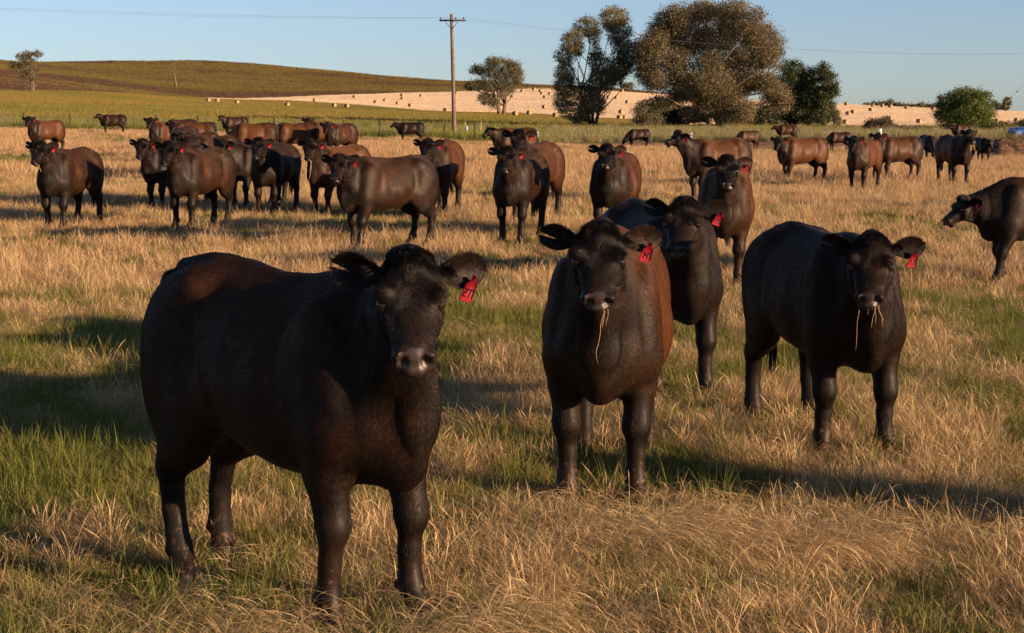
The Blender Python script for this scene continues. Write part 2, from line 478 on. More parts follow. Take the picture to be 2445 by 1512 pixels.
    for i, (fr, sg) in enumerate(((1, 1), (1, -1), (0, 1), (0, -1))):
        pts, rad = leg_pts(P, fr, sg, ps.legs[i], ps.spread)
        pa = np.array(pts); bl = pa.min(0)-[.30, .20, .5]; bh = pa.max(0)+[.30, .20, .25]
        nr = (Pw[:, 0] > bl[0]) & (Pw[:, 0] < bh[0]) & (Pw[:, 1] > bl[1]) & (Pw[:, 1] < bh[1]) & (Pw[:, 2] < bh[2])
        if not nr.any(): continue
        P = Pw[nr]; z = P[:, 2]
        dl = loft(P, pts, rad, k=.02)
        kx, kz = pts[3][0], pts[3][2]
        if fr:
            dl = smin(dl, ell(P, (kx+.010, pts[3][1], kz+.01), (.052, .055, .065)), .05)
        else:
            dl = smin(dl, ell(P, (kx-.045, pts[3][1], kz+.035), (.035, .028, .055)), .04)
        # dew claws and the cleft of the hoof
        for s2 in (-1, 1):
            dl = smin(dl, ell(P, (pts[5][0]-.052, pts[5][1]+s2*.024, .135), (.018, .015, .018)), .015)
        dl = smax(dl, -ell(P, (pts[7][0]+.055, pts[7][1], .03), (.05, .006, .07)), .01)
        dl = smax(dl, -(z-.002), .004)
        d = d.copy(); d[nr] = smin(d[nr], dl, .06)
    # head
    P = P0
    Q = ((P-O.astype(F4))@R)/HS.astype(F4)          # forward, left, up
    near = (Q[:, 0] > -.28) & (Q[:, 0] < .80) & (np.abs(Q[:, 1]) < .32) & (np.abs(Q[:, 2]) < .34)
    if near.any():
        q = Q[near]; s, l, u = q[:, 0], q[:, 1], q[:, 2]
        H = HEAD; sc = np.clip(s, -.10, .565)
        t = pchip(sc, H[:, 0], H[:, 1]); b = pchip(sc, H[:, 0], H[:, 2]); hw = pchip(sc, H[:, 0], H[:, 3])
        # narrower above the jaw: width shrinks towards the jaw line
        zc = b+(t-b)*.55; hu = t-zc; hd = zc-b
        du = np.where(u > zc, (u-zc)/hu, (u-zc)/hd)
        hw2 = hw*np.where(du < 0, 1+.25*np.clip(du, -1.2, 0), 1.0)
        dl_ = l/hw2; dx = (s-sc)/.03
        e = 2.5
        k0 = (np.abs(dl_)**e+np.abs(du)**e+np.abs(dx)**e)**(1/e)
        gr = np.sqrt((dl_/hw2)**2+(du/np.where(u > zc, hu, hd))**2+(dx/.03)**2)/np.maximum(k0, 1e-3)
        dh = ((k0-1)/np.maximum(gr, 4.0)).astype(F4)
        dh = np.maximum(dh, -.1)
        dh = smin(dh, ell(q, (-.020, 0, .080), (.075, .085, .050)), .04)           # poll with its tuft
        dh = smin(dh, ell(q, (.500, 0, -.004), (.060, .080, .050)), .03)           # muzzle pad
        dh = smin(dh, ell(q, (.465, 0, -.094), (.062, .058, .034)), .025)           # chin
        dh = smin(dh, loft(q, [(.30, 0, .035), (.44, 0, .035)], [(.05, .045, .022)]*2), .03)   # bridge of the nose
        for sg in (-1, 1):
            dh = smin(dh, ell(q, (.155, sg*.092, .062), (.052, .036, .030)), .03)  # brow
            dh = smin(dh, ell(q, (.17, sg*.082, -.07), (.095, .036, .065)), .04)   # cheek
            dh = smin(dh, loft(q, [(.24, sg*.088, .0), (.40, sg*.062, .01)], [(.03, .02, .02), (.03, .018, .02)]), .03)
            dh = smax(dh, -ell(q, (.30, sg*.115, -.035), (.09, .028, .035)), .04)  # hollow before the cheek
            dh = smax(dh, -ell(q, (.195, sg*.126, .030), (.034, .020, .020)), .012)  # eye socket
            dh = smin(dh, ell(q, (.530, sg*.056, .014), (.026, .026, .028)), .012)  # nostril rim
            dh = smax(dh, -ell(q, (.566, sg*.051, .006), (.045, .022, .026), rotm(sg*.45, .2)), .006)
            dh = smin(dh, loft(q, [(.02, sg*.085, .035), (-.01, sg*.135, .035)], [(.036, .04, .034), (.028, .03, .026)]), .03)  # ear root
        # mouth line
        mz = -.062-.30*(.52-s)*.35
        groove = np.maximum(np.abs(u-mz)-.0035, np.maximum(.40-s, -(s-.60)))
        groove = np.where(s < .39, .1, groove)
        dh = smax(dh, -(np.abs(u-mz)-.0045+np.clip(.43-s, 0, 1)*.6+np.clip(np.abs(l)-.08, -.02, 0)*-.0), .008)
        dn = smin(d[near], dh*.88, .035)
        # keep the head crisp away from the neck
        d = d.copy(); d[near] = dn
    return d

def surface_nets(f, lo, hi, h, margin=2.2):
    n = np.ceil((hi-lo)/h).astype(int)+1
    c = 4
    n = ((n+c-1)//c)*c+1
    nc = (n-1)//c+1
    ax = [lo[i]+np.arange(nc[i])*h*c for i in range(3)]
    G = np.stack(np.meshgrid(*ax, indexing='ij'), -1).reshape(-1, 3).astype(F4)
    dc = f(G).reshape(nc)
    # block is active when any corner is near the surface
    thr = h*c*margin
    act = np.zeros(nc-1, bool)
    mn = np.full(nc-1, 1e9); 
    sg_any = np.zeros(nc-1, bool); sg_all = np.ones(nc-1, bool)
    for a in (0, 1):
        for b in (0, 1):
            for e in (0, 1):
                blk = dc[a:nc[0]-1+a, b:nc[1]-1+b, e:nc[2]-1+e]
                mn = np.minimum(mn, np.abs(blk)); sg_any |= blk < 0; sg_all &= blk < 0
    act = (mn < thr) | (sg_any & ~sg_all)
    D = np.empty(n, F4)
    base = np.where(sg_all, -1.0, 1.0).astype(F4)
    up = np.repeat(np.repeat(np.repeat(base, c, 0), c, 1), c, 2)
    D[:-1, :-1, :-1] = up; D[-1] = 1; D[:, -1] = 1; D[:, :, -1] = 1
    m = np.repeat(np.repeat(np.repeat(act, c, 0), c, 1), c, 2)
    M = np.zeros(n, bool)
    for a in (0, 1):
        for b in (0, 1):
            for e in (0, 1):
                M[a:n[0]-1+a, b:n[1]-1+b, e:n[2]-1+e] |= m
    idx = np.argwhere(M)
    vals = np.empty(len(idx), F4)
    for s in range(0, len(idx), 400000):
        vals[s:s+400000] = f((lo+idx[s:s+400000]*h).astype(F4))
    D[M] = vals
    S = D < 0
    cnt = np.zeros(n-1, np.int8)
    for a in (0, 1):
        for b in (0, 1):
            for e in (0, 1): cnt += S[a:n[0]-1+a, b:n[1]-1+b, e:n[2]-1+e]
    cells = np.argwhere((cnt > 0) & (cnt < 8))
    vid = np.full(n-1, -1, np.int64); vid[tuple(cells.T)] = np.arange(len(cells))
    acc = np.zeros((len(cells), 3)); num = np.zeros(len(cells))
    corners = [(a, b, e) for a in (0, 1) for b in (0, 1) for e in (0, 1)]
    cv = {k: D[cells[:, 0]+k[0], cells[:, 1]+k[1], cells[:, 2]+k[2]] for k in corners}
    for k in corners:
        for axx in range(3):
            if k[axx]: continue
            k2 = list(k); k2[axx] = 1; k2 = tuple(k2)
            a, b = cv[k], cv[k2]
            cr = (a < 0) != (b < 0)
            t = np.where(cr, a/np.where(a == b, 1, a-b), 0)
            p = np.zeros((len(cells), 3)); p += np.array(k); p[:, axx] += t
            acc[cr] += p[cr]; num[cr] += 1
    V = lo+(cells+acc/num[:, None])*h
    quads = []
    for axx in range(3):
        sl0 = [slice(None)]*3; sl1 = [slice(None)]*3
        sl0[axx] = slice(0, -1); sl1[axx] = slice(1, None)
        A = S[tuple(sl0)]; B = S[tuple(sl1)]
        e = np.argwhere(A != B)
        b1, b2 = (axx+1) % 3, (axx+2) % 3
        ok = (e[:, b1] > 0) & (e[:, b2] > 0) & (e[:, b1] < n[b1]-1) & (e[:, b2] < n[b2]-1); e = e[ok]
        def vv(o1, o2):
            q = e.copy(); q[:, b1] += o1; q[:, b2] += o2; return vid[tuple(q.T)]
        q = np.stack([vv(-1, -1), vv(0, -1), vv(0, 0), vv(-1, 0)], 1)
        flip = ~A[tuple(e.T)]
        q[flip] = q[flip][:, ::-1]
        quads.append(q)
    Q = np.concatenate(quads)
    # settle the vertices on the surface
    for it in range(2):
        P = V.astype(F4); eps = h*.35
        d0 = f(P)
        g = np.stack([f(P+np.array(o, F4))-d0 for o in ((eps, 0, 0), (0, eps, 0), (0, 0, eps))], 1)/eps
        g2 = np.maximum((g*g).sum(1), .15)
        step = np.clip(d0/g2, -h*.5, h*.5)
        V = V-g*step[:, None]
    nrm = g/np.sqrt(np.maximum((g*g).sum(1), 1e-8))[:, None]
    return V, Q, nrm

def ear_mesh(ps, sg, nu, nv, notch=0.0, L=.178, W=.058, droop=0.0, back=.18):
    """cupped ear; sg=+1 is the animal's own left"""
    base = ps.h2c((-.005, sg*.118, .035))
    R = ps.R.astype(float)
    out = R@np.array([-.22-back, sg*1.0, .0]); out = out+np.array([0, 0, .10-droop]); out /= np.linalg.norm(out)
    fwd = R@np.array([.75, sg*.10, .66]); fwd = fwd+np.array([0, 0, -.25]); fwd -= out*(fwd@out); fwd /= np.linalg.norm(fwd)
    up = np.cross(out, fwd)*sg*-1.0
    if up[2] < 0: up = -up
    V = []; flat = []
    for layer in (0, 1):
        for i in range(nu+1):
            u = i/nu
            for j in range(nv+1):
                v = -1+2*j/nv
                Lv = L*(1-notch*max(0.0, 1-abs(v+.1)/.42))
                uu = u
                wid = W*(.42+.58*math.sin(min(1.0, uu/.5)*math.pi/2))*(math.sqrt(max(0.0, 1-max(0, (uu-.48)/.54)**2.4)))
                # the upper edge runs straighter, the lower edge hangs fuller
                w = wid*(v if v > 0 else v*1.12)
                cup = (.85*(1-uu)+.18)*wid*(v*v)*.9
                p = base+out*(Lv*uu*.98)+up*w+fwd*(cup-.004*layer-.010*(1-uu)*layer-.015)
                p = p+up*(-.03*uu*uu)
                V.append(p)
    V = np.array(V); n1 = (nu+1)*(nv+1); q = []
    def ix(l, i, j): return l*n1+i*(nv+1)+j
    for i in range(nu):
        for j in range(nv):
            a = (ix(0, i, j), ix(0, i+1, j), ix(0, i+1, j+1), ix(0, i, j+1)); b = (ix(1, i, j), ix(1, i, j+1), ix(1, i+1, j+1), ix(1, i+1, j))
            q += [a, b] if sg < 0 else [a[::-1], b[::-1]]
    for i in range(nu):
        for j in (0, nv):
            q.append((ix(0, i, j), ix(0, i+1, j), ix(1, i+1, j), ix(1, i, j)))
    for j in range(nv):
        q.append((ix(0, nu, j), ix(0, nu, j+1), ix(1, nu, j+1), ix(1, nu, j)))
    return V, np.array(q), base, out, fwd, up

# ---- materials of the cattle
def coat_material(name, hair=False):
    m, n, l, b = new_mat(name)
    at = n.new('ShaderNodeAttribute'); at.attribute_name = 'brown'
    tc = n.new('ShaderNodeTexCoord')
    nz = noise(n, l, 7.0, 5, 0.65, tc.outputs['Object'])
    nf = noise(n, l, 60.0, 4, 0.7, mapping(n, l, tc.outputs['Object'], (1, 1, .18)))
    f = mathn(n, l, 'ADD', at.outputs['Fac'], mathn(n, l, 'MULTIPLY', mathn(n, l, 'SUBTRACT', nz.outputs[0], .5), 1.1))
    f = mathn(n, l, 'ADD', f, mathn(n, l, 'MULTIPLY', mathn(n, l, 'SUBTRACT', nf.outputs[0], .5), .55))
    if hair:
        hi = n.new('ShaderNodeHairInfo')
        f = mathn(n, l, 'ADD', f, mathn(n, l, 'MULTIPLY', mathn(n, l, 'SUBTRACT', hi.outputs['Random'], .5), .25))
    r = ramp(n, l, f, [(0.0, (.0045, .0038, .0038)), (0.28, (.0110, .0064, .0044)), (0.60, (.029, .0125, .0058)), (1.0, (.068, .026, .0095))])
    dt = n.new('ShaderNodeAttribute'); dt.attribute_name = 'mud'
    mz = noise(n, l, 38.0, 3, 0.6, tc.outputs['Object'])
    mm = mathn(n, l, 'MULTIPLY', ramp(n, l, mathn(n, l, 'ADD', mathn(n, l, 'MULTIPLY', dt.outputs['Fac'], .30), mz.outputs[0]), [(.78, (0, 0, 0)), (.90, (1, 1, 1))]).outputs[0], .75)
    c = mixc(n, l, mm, r.outputs[0], (.11, .065, .035))
    l.new(c, b.inputs['Base Color'])
    b.inputs['Roughness'].default_value = .50 if not hair else .36
    b.inputs['Specular IOR Level'].default_value = .15 if not hair else .26
    b.inputs['Sheen Weight'].default_value = .0
    if not hair:
        b.inputs['Sheen Weight'].default_value = .03; b.inputs['Sheen Roughness'].default_value = .4
        b.inputs['Sheen Tint'].default_value = (.6, .4, .3, 1)
        nb_ = noise(n, l, 26.0, 5, 0.7, mapping(n, l, tc.outputs['Object'], (1, 1, .35)))
        l.new(bump(n, l, nb_.outputs[0], .16, .010), b.inputs['Normal'])
    return m
M_coat = coat_material('dark_coat'); M_hair = coat_material('coat_hair', True)
M_eye = simple_mat('eye', (.012, .006, .004), .06, .9)
M_nose = simple_mat('nose_skin', (.030, .018, .017), .48, .5, .6, 90)
M_tag = simple_mat('red_ear_tag', (.19, .0025, .010), .6, .2, .35, 30)
M_ink = simple_mat('tag_ink', (.015, .004, .005), .9, .05)
M_hoof = simple_mat('hoof', (.045, .032, .024), .5, .4, .5, 30)
M_tail = simple_mat('tail_hair', (.018, .011, .008), .6, .3, .4, 40)

def cow_weights(V, ps, brown, seed):
    x, y, z = V[:, 0], V[:, 1], V[:, 2]
    q = ((V-ps.O)@ps.R.astype(float))/HS
    head = np.clip((.62-np.linalg.norm(q-np.array([.2, 0, 0]), axis=1))/.25, 0, 1)
    r = (fbm(x*2.2+seed*3.1+y, z*2.2+seed, seed, 3)-.5)
    flank = np.exp(-((x-.0)/.58)**4)*np.clip((z-.45)/.25, 0, 1)
    topd = np.clip((z-1.20)/.08, 0, 1)*.25
    legd = np.clip((.62-z)/.22, 0, 1)
    br = (brown*(flank*1.0+.25)+.10)*(1-.8*head)+.20*head*(1-.85*legd)-topd*brown+r*.5*brown
    br = br+np.clip(.12-np.abs(x-.72), 0, .12)*1.2*brown*(1-head)
    mud = np.clip((.42-z)/.35, 0, 1)
    return np.clip(br, 0, 1.1), mud

def hair_flow(V, ps):
    q = ((V-ps.O)@ps.R.astype(float))/HS
    R = ps.R.astype(float)
    # body: backwards and down
    z = V[:, 2]
    f = np.zeros_like(V); f[:, 0] = -1.0; f[:, 2] = -.75
    leg = np.clip((.58-z)/.2, 0, 1)[:, None]
    f = f*(1-leg)+leg*np.array([-.15, 0, -1.0])
    # neck: runs from the head backwards and down
    # head: from a whorl between the eyes outwards
    w = q-np.array([.165, 0, .09])
    hd = np.stack([w[:, 0]*1.0, w[:, 1]*1.0, w[:, 2]*.2], 1)
    hd /= np.linalg.norm(hd, axis=1)[:, None]+1e-5
    hd[:, 0] += np.clip((q[:, 0]-.15)/.1, 0, 1)*-.0
    # the tuft on the poll falls forward over the forehead
    tuft = np.clip((.04-q[:, 0])/.06, 0, 1)*np.clip((q[:, 2]-.03)/.04, 0, 1)
    hd = hd*(1-tuft[:, None])+tuft[:, None]*np.array([.8, 0, .6])
    hd = hd@R.T
    hw = np.clip((.50-np.linalg.norm((q-np.array([.24, 0, -.02]))*np.array([.95, 1.4, 1.5]), axis=1))/.12, 0, 1)[:, None]
    nk = np.clip((.75-np.linalg.norm(q-np.array([.05, 0, 0]), axis=1))/.3, 0, 1)[:, None]
    nd = np.array([-.35, 0, -1.0])
    f = f*(1-nk)+nk*nd
    f = f*(1-hw)+hw*hd
    return f, hw[:, 0], q, tuft

def uv_sphere(c, r, nu=14, nv=10):
    mb = MB(); vs = []
    for i in range(nv+1):
        th = math.pi*i/nv
        for j in range(nu):
            a = 2*math.pi*j/nu
            vs.append((c[0]+r*math.sin(th)*math.cos(a), c[1]+r*math.sin(th)*math.sin(a), c[2]+r*math.cos(th)))
    q = [(i*nu+j, i*nu+(j+1) % nu, (i+1)*nu+(j+1) % nu, (i+1)*nu+j) for i in range(nv) for j in range(nu)]
    mb.add(vs, q); return mb

POSES = []
FEET = []
def make_cow(label, X, Y, heading, ps, scale=1.0, res=.03, brown=.4, seed=1, hair=0, tagged=True, tail_swing=0.0, z=None, tagtext=None, tall=1.0, group='black cattle of the herd', width=1.0, notch=.55):
    f = lambda P: cow_sdf(P, ps)
    O = ps.O; m = ps.h2c((.6, 0, 0))
    lo = np.array([min(-.98, m[0]-.2), min(-.50*ps.fat, m[1]-.2, O[1]-.2), -.04]); hi = np.array([max(.98, O[0]+.22, m[0]+.2), max(.50*ps.fat, m[1]+.2, O[1]+.2), max(1.42, O[2]+.22)])
    V, Q, N = surface_nets(f, lo, hi, res)
    nb = len(V)
    parts_V = [V]; parts_Q = [Q]; off = nb
    nu, nv = (16, 20) if res < .02 else ((8, 6) if res < .03 else (5, 4))
    ears = {}
    for sg in (-1, 1):
        ev, eq, *fr = ear_mesh(ps, sg, nu, nv, notch=notch if sg < 0 else 0.0, droop=.05 if sg > 0 else -.02, back=.15+.1*((seed*7) % 5)/5)
        ears[sg] = (fr, ev); parts_V.append(ev); parts_Q.append(eq+off); off += len(ev)
    VV = np.concatenate(parts_V); QQ = np.concatenate(parts_Q)
    root = bpy.data.objects.new('cow', None); COL.objects.link(root); POSES.append((label, ps))
    root.empty_display_size = .2
    zz = tz(X, Y) if z is None else z
    # heading 0 faces the camera (-Y), positive turns towards picture right (+X)
    root.location = (X, Y, zz-.01); root.rotation_euler = (0, 0, math.radians(heading)-math.pi/2)
    root.scale = (scale, scale*width, scale*tall)
    tag(root, label, 'cow', group)
    me = mesh_arrays('cow_body', VV, quads=QQ)
    br, mud = cow_weights(VV, ps, brown, seed)
    br[nb:] = .22+.25*brown*(fbm(VV[nb:, 1]*30, VV[nb:, 2]*30, seed, 2))
    set_attr(me, 'brown', br); set_attr(me, 'mud', mud)
    body = link('body', me, M_coat, root)
    # eyes
    R = ps.R.astype(float)
    if res < .034:
        for sg in (-1, 1):
            c = ps.h2c((.193, sg*.107, .030))
            link('eye', uv_sphere(c, .0225 if res < .02 else .024, 12, 8).mesh('eye'), M_eye, root)
            if res < .02:
                mb = MB(); ring = []
                for k in range(17):
                    a = 2*math.pi*k/16
                    ring.append(ps.h2c((.193+.025*math.cos(a), sg*(.1185+.004*math.sin(a)-.003*abs(math.cos(a))), .030+.0165*math.sin(a))))
                mb.tube(ring, .0045, 6, False); link('eyelid', mb.mesh('eyelid'), M_coat, root)
        # nose pad: a skin over the muzzle between and round the nostrils
        sel_c = ((V-O)@R)/HS
        msk = (sel_c[:, 0] > .520-.45*np.clip(sel_c[:, 2]-.01, 0, .2)+.9*np.clip(np.abs(sel_c[:, 1])-.045, 0, 1)-.0*sel_c[:, 1]) & (np.abs(sel_c[:, 1]) < .080) & (sel_c[:, 2] > -.052) & (sel_c[:, 2] < .052)
        qq = Q[msk[Q].all(1)]
        if len(qq) > 6:
            used = np.unique(qq); remap = np.full(nb, -1); remap[used] = np.arange(len(used))
            pv = V[used]+N[used]*.0016
            link('nose', mesh_arrays('nose', pv, quads=remap[qq]), M_nose, root)
    if res < .02:
        hd_ = root.rotation_euler[2]
        for i, (fr, sg) in enumerate(((1, 1), (1, -1), (0, 1), (0, -1))):
            p_ = leg_pts(None, fr, sg, ps.legs[i], ps.spread)[0][7]; a_, b_ = warp(p_[0])*scale, p_[1]*scale
            FEET.append((X+a_*math.cos(hd_)-b_*math.sin(hd_), Y+a_*math.sin(hd_)+b_*math.cos(hd_)))
    # tail
    mb = MB(); sw = tail_swing
    tp = [(-.70, 0, 1.23), (-.765, sw*.1, 1.19), (-.80, sw*.3, 1.05), (-.80, sw*.7, .85), (-.79, sw, .66), (-.785, sw*1.1, .52)]
    mb.tube(tp, [.034, .032, .026, .021, .017, .012], 7)
    tl = link('tail', mb.mesh('tail'), M_tail, root)
    mb = MB(); r2 = random.Random(seed)
    for k in range(26 if res < .034 else 9):
        a = r2.uniform(0, 6.28); rr = r2.uniform(.006, .035)
        mb.tube([(-.785, sw, .66), (-.785+rr*math.cos(a), sw*1.1+rr*math.sin(a), .50), (-.78+rr*1.2*math.cos(a), sw*1.2+rr*1.2*math.sin(a), .34+r2.uniform(-.05, .06))], [.006, .007, .002] if res < .034 else [.01, .014, .003], 4, False)
    link('tail_switch', mb.mesh('tail_switch'), M_tail, tl)
    # hooves
    if res < .02:
        for i, (fr, sg) in enumerate(((1, 1), (1, -1), (0, 1), (0, -1))):
            pts, _ = leg_pts(None, fr, sg, ps.legs[i], ps.spread); hx, hy = warp(pts[7][0]), pts[7][1]
            mb = MB()
            for s2 in (-1, 1):
                ring = []
                for lv, (r1, zz2, xo) in enumerate(((.040, .002, .022), (.037, .03, .014), (.032, .062, .0))):
                    ring.append([(hx+xo+r1*1.35*math.cos(a), hy+s2*.030+r1*.80*math.sin(a), zz2) for a in [k*math.pi/6 for k in range(12)]])
                vs = [p for rg in ring for p in rg]; q = [(a*12+k, a*12+(k+1) % 12, (a+1)*12+(k+1) % 12, (a+1)*12+k) for a in range(2) for k in range(12)]
                mb.add(vs, q)
            link('hoof', mb.mesh('hoof'), M_hoof, root)
    # red tag in the animal's left ear
    if tagged:
        (eb, eo, ef, eu), ev = ears[1]
        c = eb+eo*.105-eu*.052+ef*.028
        dn = np.array([0, 0, -1.0])-eo*(.25+.35*((seed*13) % 7)/7); dn -= ef*(dn@ef)*.6; dn /= np.linalg.norm(dn)
        nrm = ef+eo*(.25+.4*((seed*5) % 6)/6); nrm -= dn*(nrm@dn); nrm /= np.linalg.norm(nrm); sd_ = np.cross(dn, nrm)
        sz = 1.0
        prof = [(-.008, -.022), (.008, -.022), (.011, .0), (.028, .014), (.032, .066), (.026, .072), (-.026, .072), (-.032, .066), (-.028, .014), (-.011, .0)]
        vs = [c+sd_*a*sz+dn*b*sz+nrm*(.0016-(.006*(b/.09)**2)) for a, b in prof]+[c+sd_*a*sz+dn*b*sz-nrm*(.0016+(.006*(b/.09)**2)) for a, b in prof]
        n_ = len(prof); bmv = MB(); bmv.add(vs, q=[(k, (k+1) % n_, (k+1) % n_+n_, k+n_) for k in range(n_)], t=[(0, k, k+1) for k in range(1, n_-1)]+[(n_, n_+k+1, n_+k) for k in range(1, n_-1)])
        tg = link('ear_tag', bmv.mesh('ear_tag', False), M_tag, root)
        if tagtext:
            seg = {'0': 'abcdef', '1': 'bc', '2': 'abged', '3': 'abgcd', '4': 'fgbc', '5': 'afgcd', '6': 'afgedc', '7': 'abc', '8': 'abcdefg', '9': 'abfgcd'}
            L7 = {'a': (0, 1, 1, 0), 'g': (0, .5, 1, 0), 'd': (0, 0, 1, 0), 'f': (0, .5, 0, .5), 'b': (1, .5, 0, .5), 'e': (0, 0, 0, .5), 'c': (1, 0, 0, .5)}
            mb = MB()
            cw, ch = .012, .026; tw = len(tagtext)*(cw+.006)-.006
            for k, chh in enumerate(tagtext):
                ox = -tw/2+k*(cw+.006)
                for sgm in seg[chh]:
                    ax_, az_, lx, lz = L7[sgm]
                    x0, x1 = ox+ax_*cw, ox+(ax_+lx)*cw; z0, z1 = az_*ch, (az_+lz)*ch
                    x0 -= .0024; x1 += .0024; z0 -= .0024; z1 += .0024
                    def pt(a, b): return c+sd_*-a+dn*(.055-b)+nrm*(.0024-(.006*((.055-b)/.09)**2))
                    mb.add([pt(x0, z0), pt(x1, z0), pt(x1, z1), pt(x0, z1)], q=[(0, 1, 2, 3)])
            link('tag_number', mb.mesh('tag_number', False), M_ink, tg)
    # coat of hair
    if hair:
        T_ = np.concatenate([Q[:, [0, 1, 2]], Q[:, [0, 2, 3]]])
        a, b, c = V[T_[:, 0]], V[T_[:, 1]], V[T_[:, 2]]
        ar = np.linalg.norm(np.cross(b-a, c-a), axis=1)
        cen = (a+b+c)/3
        qh = ((cen-O)@R)/HS
        hd = np.linalg.norm((qh-np.array([.15, 0, 0]))*np.array([1, 1.3, 1.3]), axis=1)
        ar = ar*np.where(hd < .35, 3.2, 1.0)
        r_ = np.random.default_rng(seed)
        ti = r_.choice(len(T_), hair, p=ar/ar.sum())
        u_, v_ = r_.random(hair), r_.random(hair); fl = u_+v_ > 1; u_[fl] = 1-u_[fl]; v_[fl] = 1-v_[fl]
        P0 = a[ti]*(1-u_-v_)[:, None]+b[ti]*u_[:, None]+c[ti]*v_[:, None]
        nn = N[T_[ti, 0]]*(1-u_-v_)[:, None]+N[T_[ti, 1]]*u_[:, None]+N[T_[ti, 2]]*v_[:, None]
        fl_, hw, qq_, tuft = hair_flow(P0, ps)
        ok = (qq_[:, 0] < np.where(qq_[:, 2] < -.05, .60, .515-.45*np.clip(qq_[:, 2]-.01, 0, .2)+.9*np.clip(np.abs(qq_[:, 1])-.045, 0, 1))) & (np.linalg.norm((qq_-np.array([.193, 0, .03]))*np.array([1, 0, 1.3]), axis=1)+np.where(np.abs(qq_[:, 1]) > .085, 0, 1) > .034) & (P0[:, 2] > .07)
        ok &= ~((hw > .5) & (qq_[:, 0] > .23) & (r_.random(hair) < .75))
        P0, nn, fl_, hw, qq_, tuft = P0[ok], nn[ok], fl_[ok], hw[ok], qq_[ok], tuft[ok]
        k = len(P0)
        fl_ += (np.stack([fbm(P0[:, 0]*22+j*7, P0[:, 2]*22+P0[:, 1]*19, 5+j, 2) for j in range(3)], 1)-.5)*(.10+2.4*np.clip(hw*(qq_[:, 0] < .20), 0, 1))[:, None]
        fl_ += r_.normal(0, .09, (k, 3))+(np.stack([fbm(P0[:, 0]*3+j*7, P0[:, 2]*3+P0[:, 1]*3, 9+j, 2) for j in range(3)], 1)-.5)*.5
        fl_ -= nn*(fl_*nn).sum(1)[:, None]; fl_ /= np.linalg.norm(fl_, axis=1)[:, None]+1e-6
        Ln = r_.uniform(.012, .026, k)*(1 if res < .015 else 1.25)
        front = hw*np.clip((.22-qq_[:, 0])/.12, 0, 1)*np.clip((qq_[:, 2]-.02)/.04, 0, 1)
        Ln = Ln*(1+front*.7+tuft*hw*.45)*np.where((hw > .5) & (qq_[:, 0] > .25), .45, 1.0)*np.clip(.6+P0[:, 2]*.6, .6, 1.1)
        lift = .055+.13*tuft*hw+.16*front*r_.random(k)
        pts = np.zeros((k, 4, 3))
        pts[:, 0] = P0-nn*.001
        for j in range(1, 4):
            t_ = j/3
            pts[:, j] = P0+fl_*(Ln*t_)[:, None]+nn*(Ln*lift*t_*(1.35-.55*t_)+.0006)[:, None]
        pts[:, 2:] += r_.normal(0, .0007, (k, 2, 3))
        # fur along the ears
        for sg in (-1, 1):
            (eb, eo, ef, eu), ev = ears[sg]; ne = (nu+1)*(nv+1); m_ = int(hair*.011)
            ii = r_.integers(0, ne, m_); jj = np.where(r_.random(m_) < .5, np.minimum(ii+1, ne-1), np.minimum(ii+nv+1, ne-1)); t_ = r_.random(m_)[:, None]
            layer = (r_.random(m_) < .5)
            e0_ = np.where(layer[:, None], ev[ii]*t_+ev[jj]*(1-t_), ev[ii+ne]*t_+ev[jj+ne]*(1-t_))
            far = np.linalg.norm(ev[ii]-ev[jj], axis=1) > .05; e0_[far] = ev[ii][far]
            dirs = eo*r_.uniform(.3, 1.0, m_)[:, None]+eu*(((e0_-eb)@eu)*16)[:, None]*r_.uniform(.4, 1.2, m_)[:, None]+ef*np.where(layer, .45, -.45)[:, None]+r_.normal(0, .28, (m_, 3))
            dirs /= np.linalg.norm(dirs, axis=1)[:, None]; le = r_.uniform(.006, .018, m_)[:, None]
            pe = np.stack([e0_+dirs*le*(j/3)+np.array([0, 0, -.25])*le*(j/3)**2 for j in range(4)], 1)
            pts = np.concatenate([pts, pe]); P0 = np.concatenate([P0, e0_])
        k = len(pts)
        hc = bpy.data.hair_curves.new('coat')
        hc.add_curves([4]*k)
        hc.attributes['position'].data.foreach_set('vector', pts.astype(np.float32).ravel()) if 'position' in hc.attributes else None
        ra = hc.attributes.get('radius') or hc.attributes.new('radius', 'FLOAT', 'POINT')
        ra.data.foreach_set('value', (np.tile(np.array([.00038, .00035, .00028, .0001])*(1 if res < .015 else 2.2), k)).astype(np.float32))
        brh, mudh = cow_weights(P0, ps, brown, seed); brh[len(nn):] = .30
        for nm, vals in (('brown', brh), ('mud', mudh)):
            at = hc.attributes.new(nm, 'FLOAT', 'CURVE'); at.data.foreach_set('value', vals.astype(np.float32))
        ho = link('coat', hc, M_hair, body); ho['kind'] = 'stuff'
    return root
# ================================================================== CATTLE OF THE HERD
def cow_at(label, px, Y, heading, ps, **kw):
    X = x_at(px, Y, .7)
    return make_cow(label, X, Y, heading, ps, **kw)
H_ = dict(res=.0125)
M_ = dict(res=.019)
F_ = dict(res=.032)
D_ = dict(res=.045)
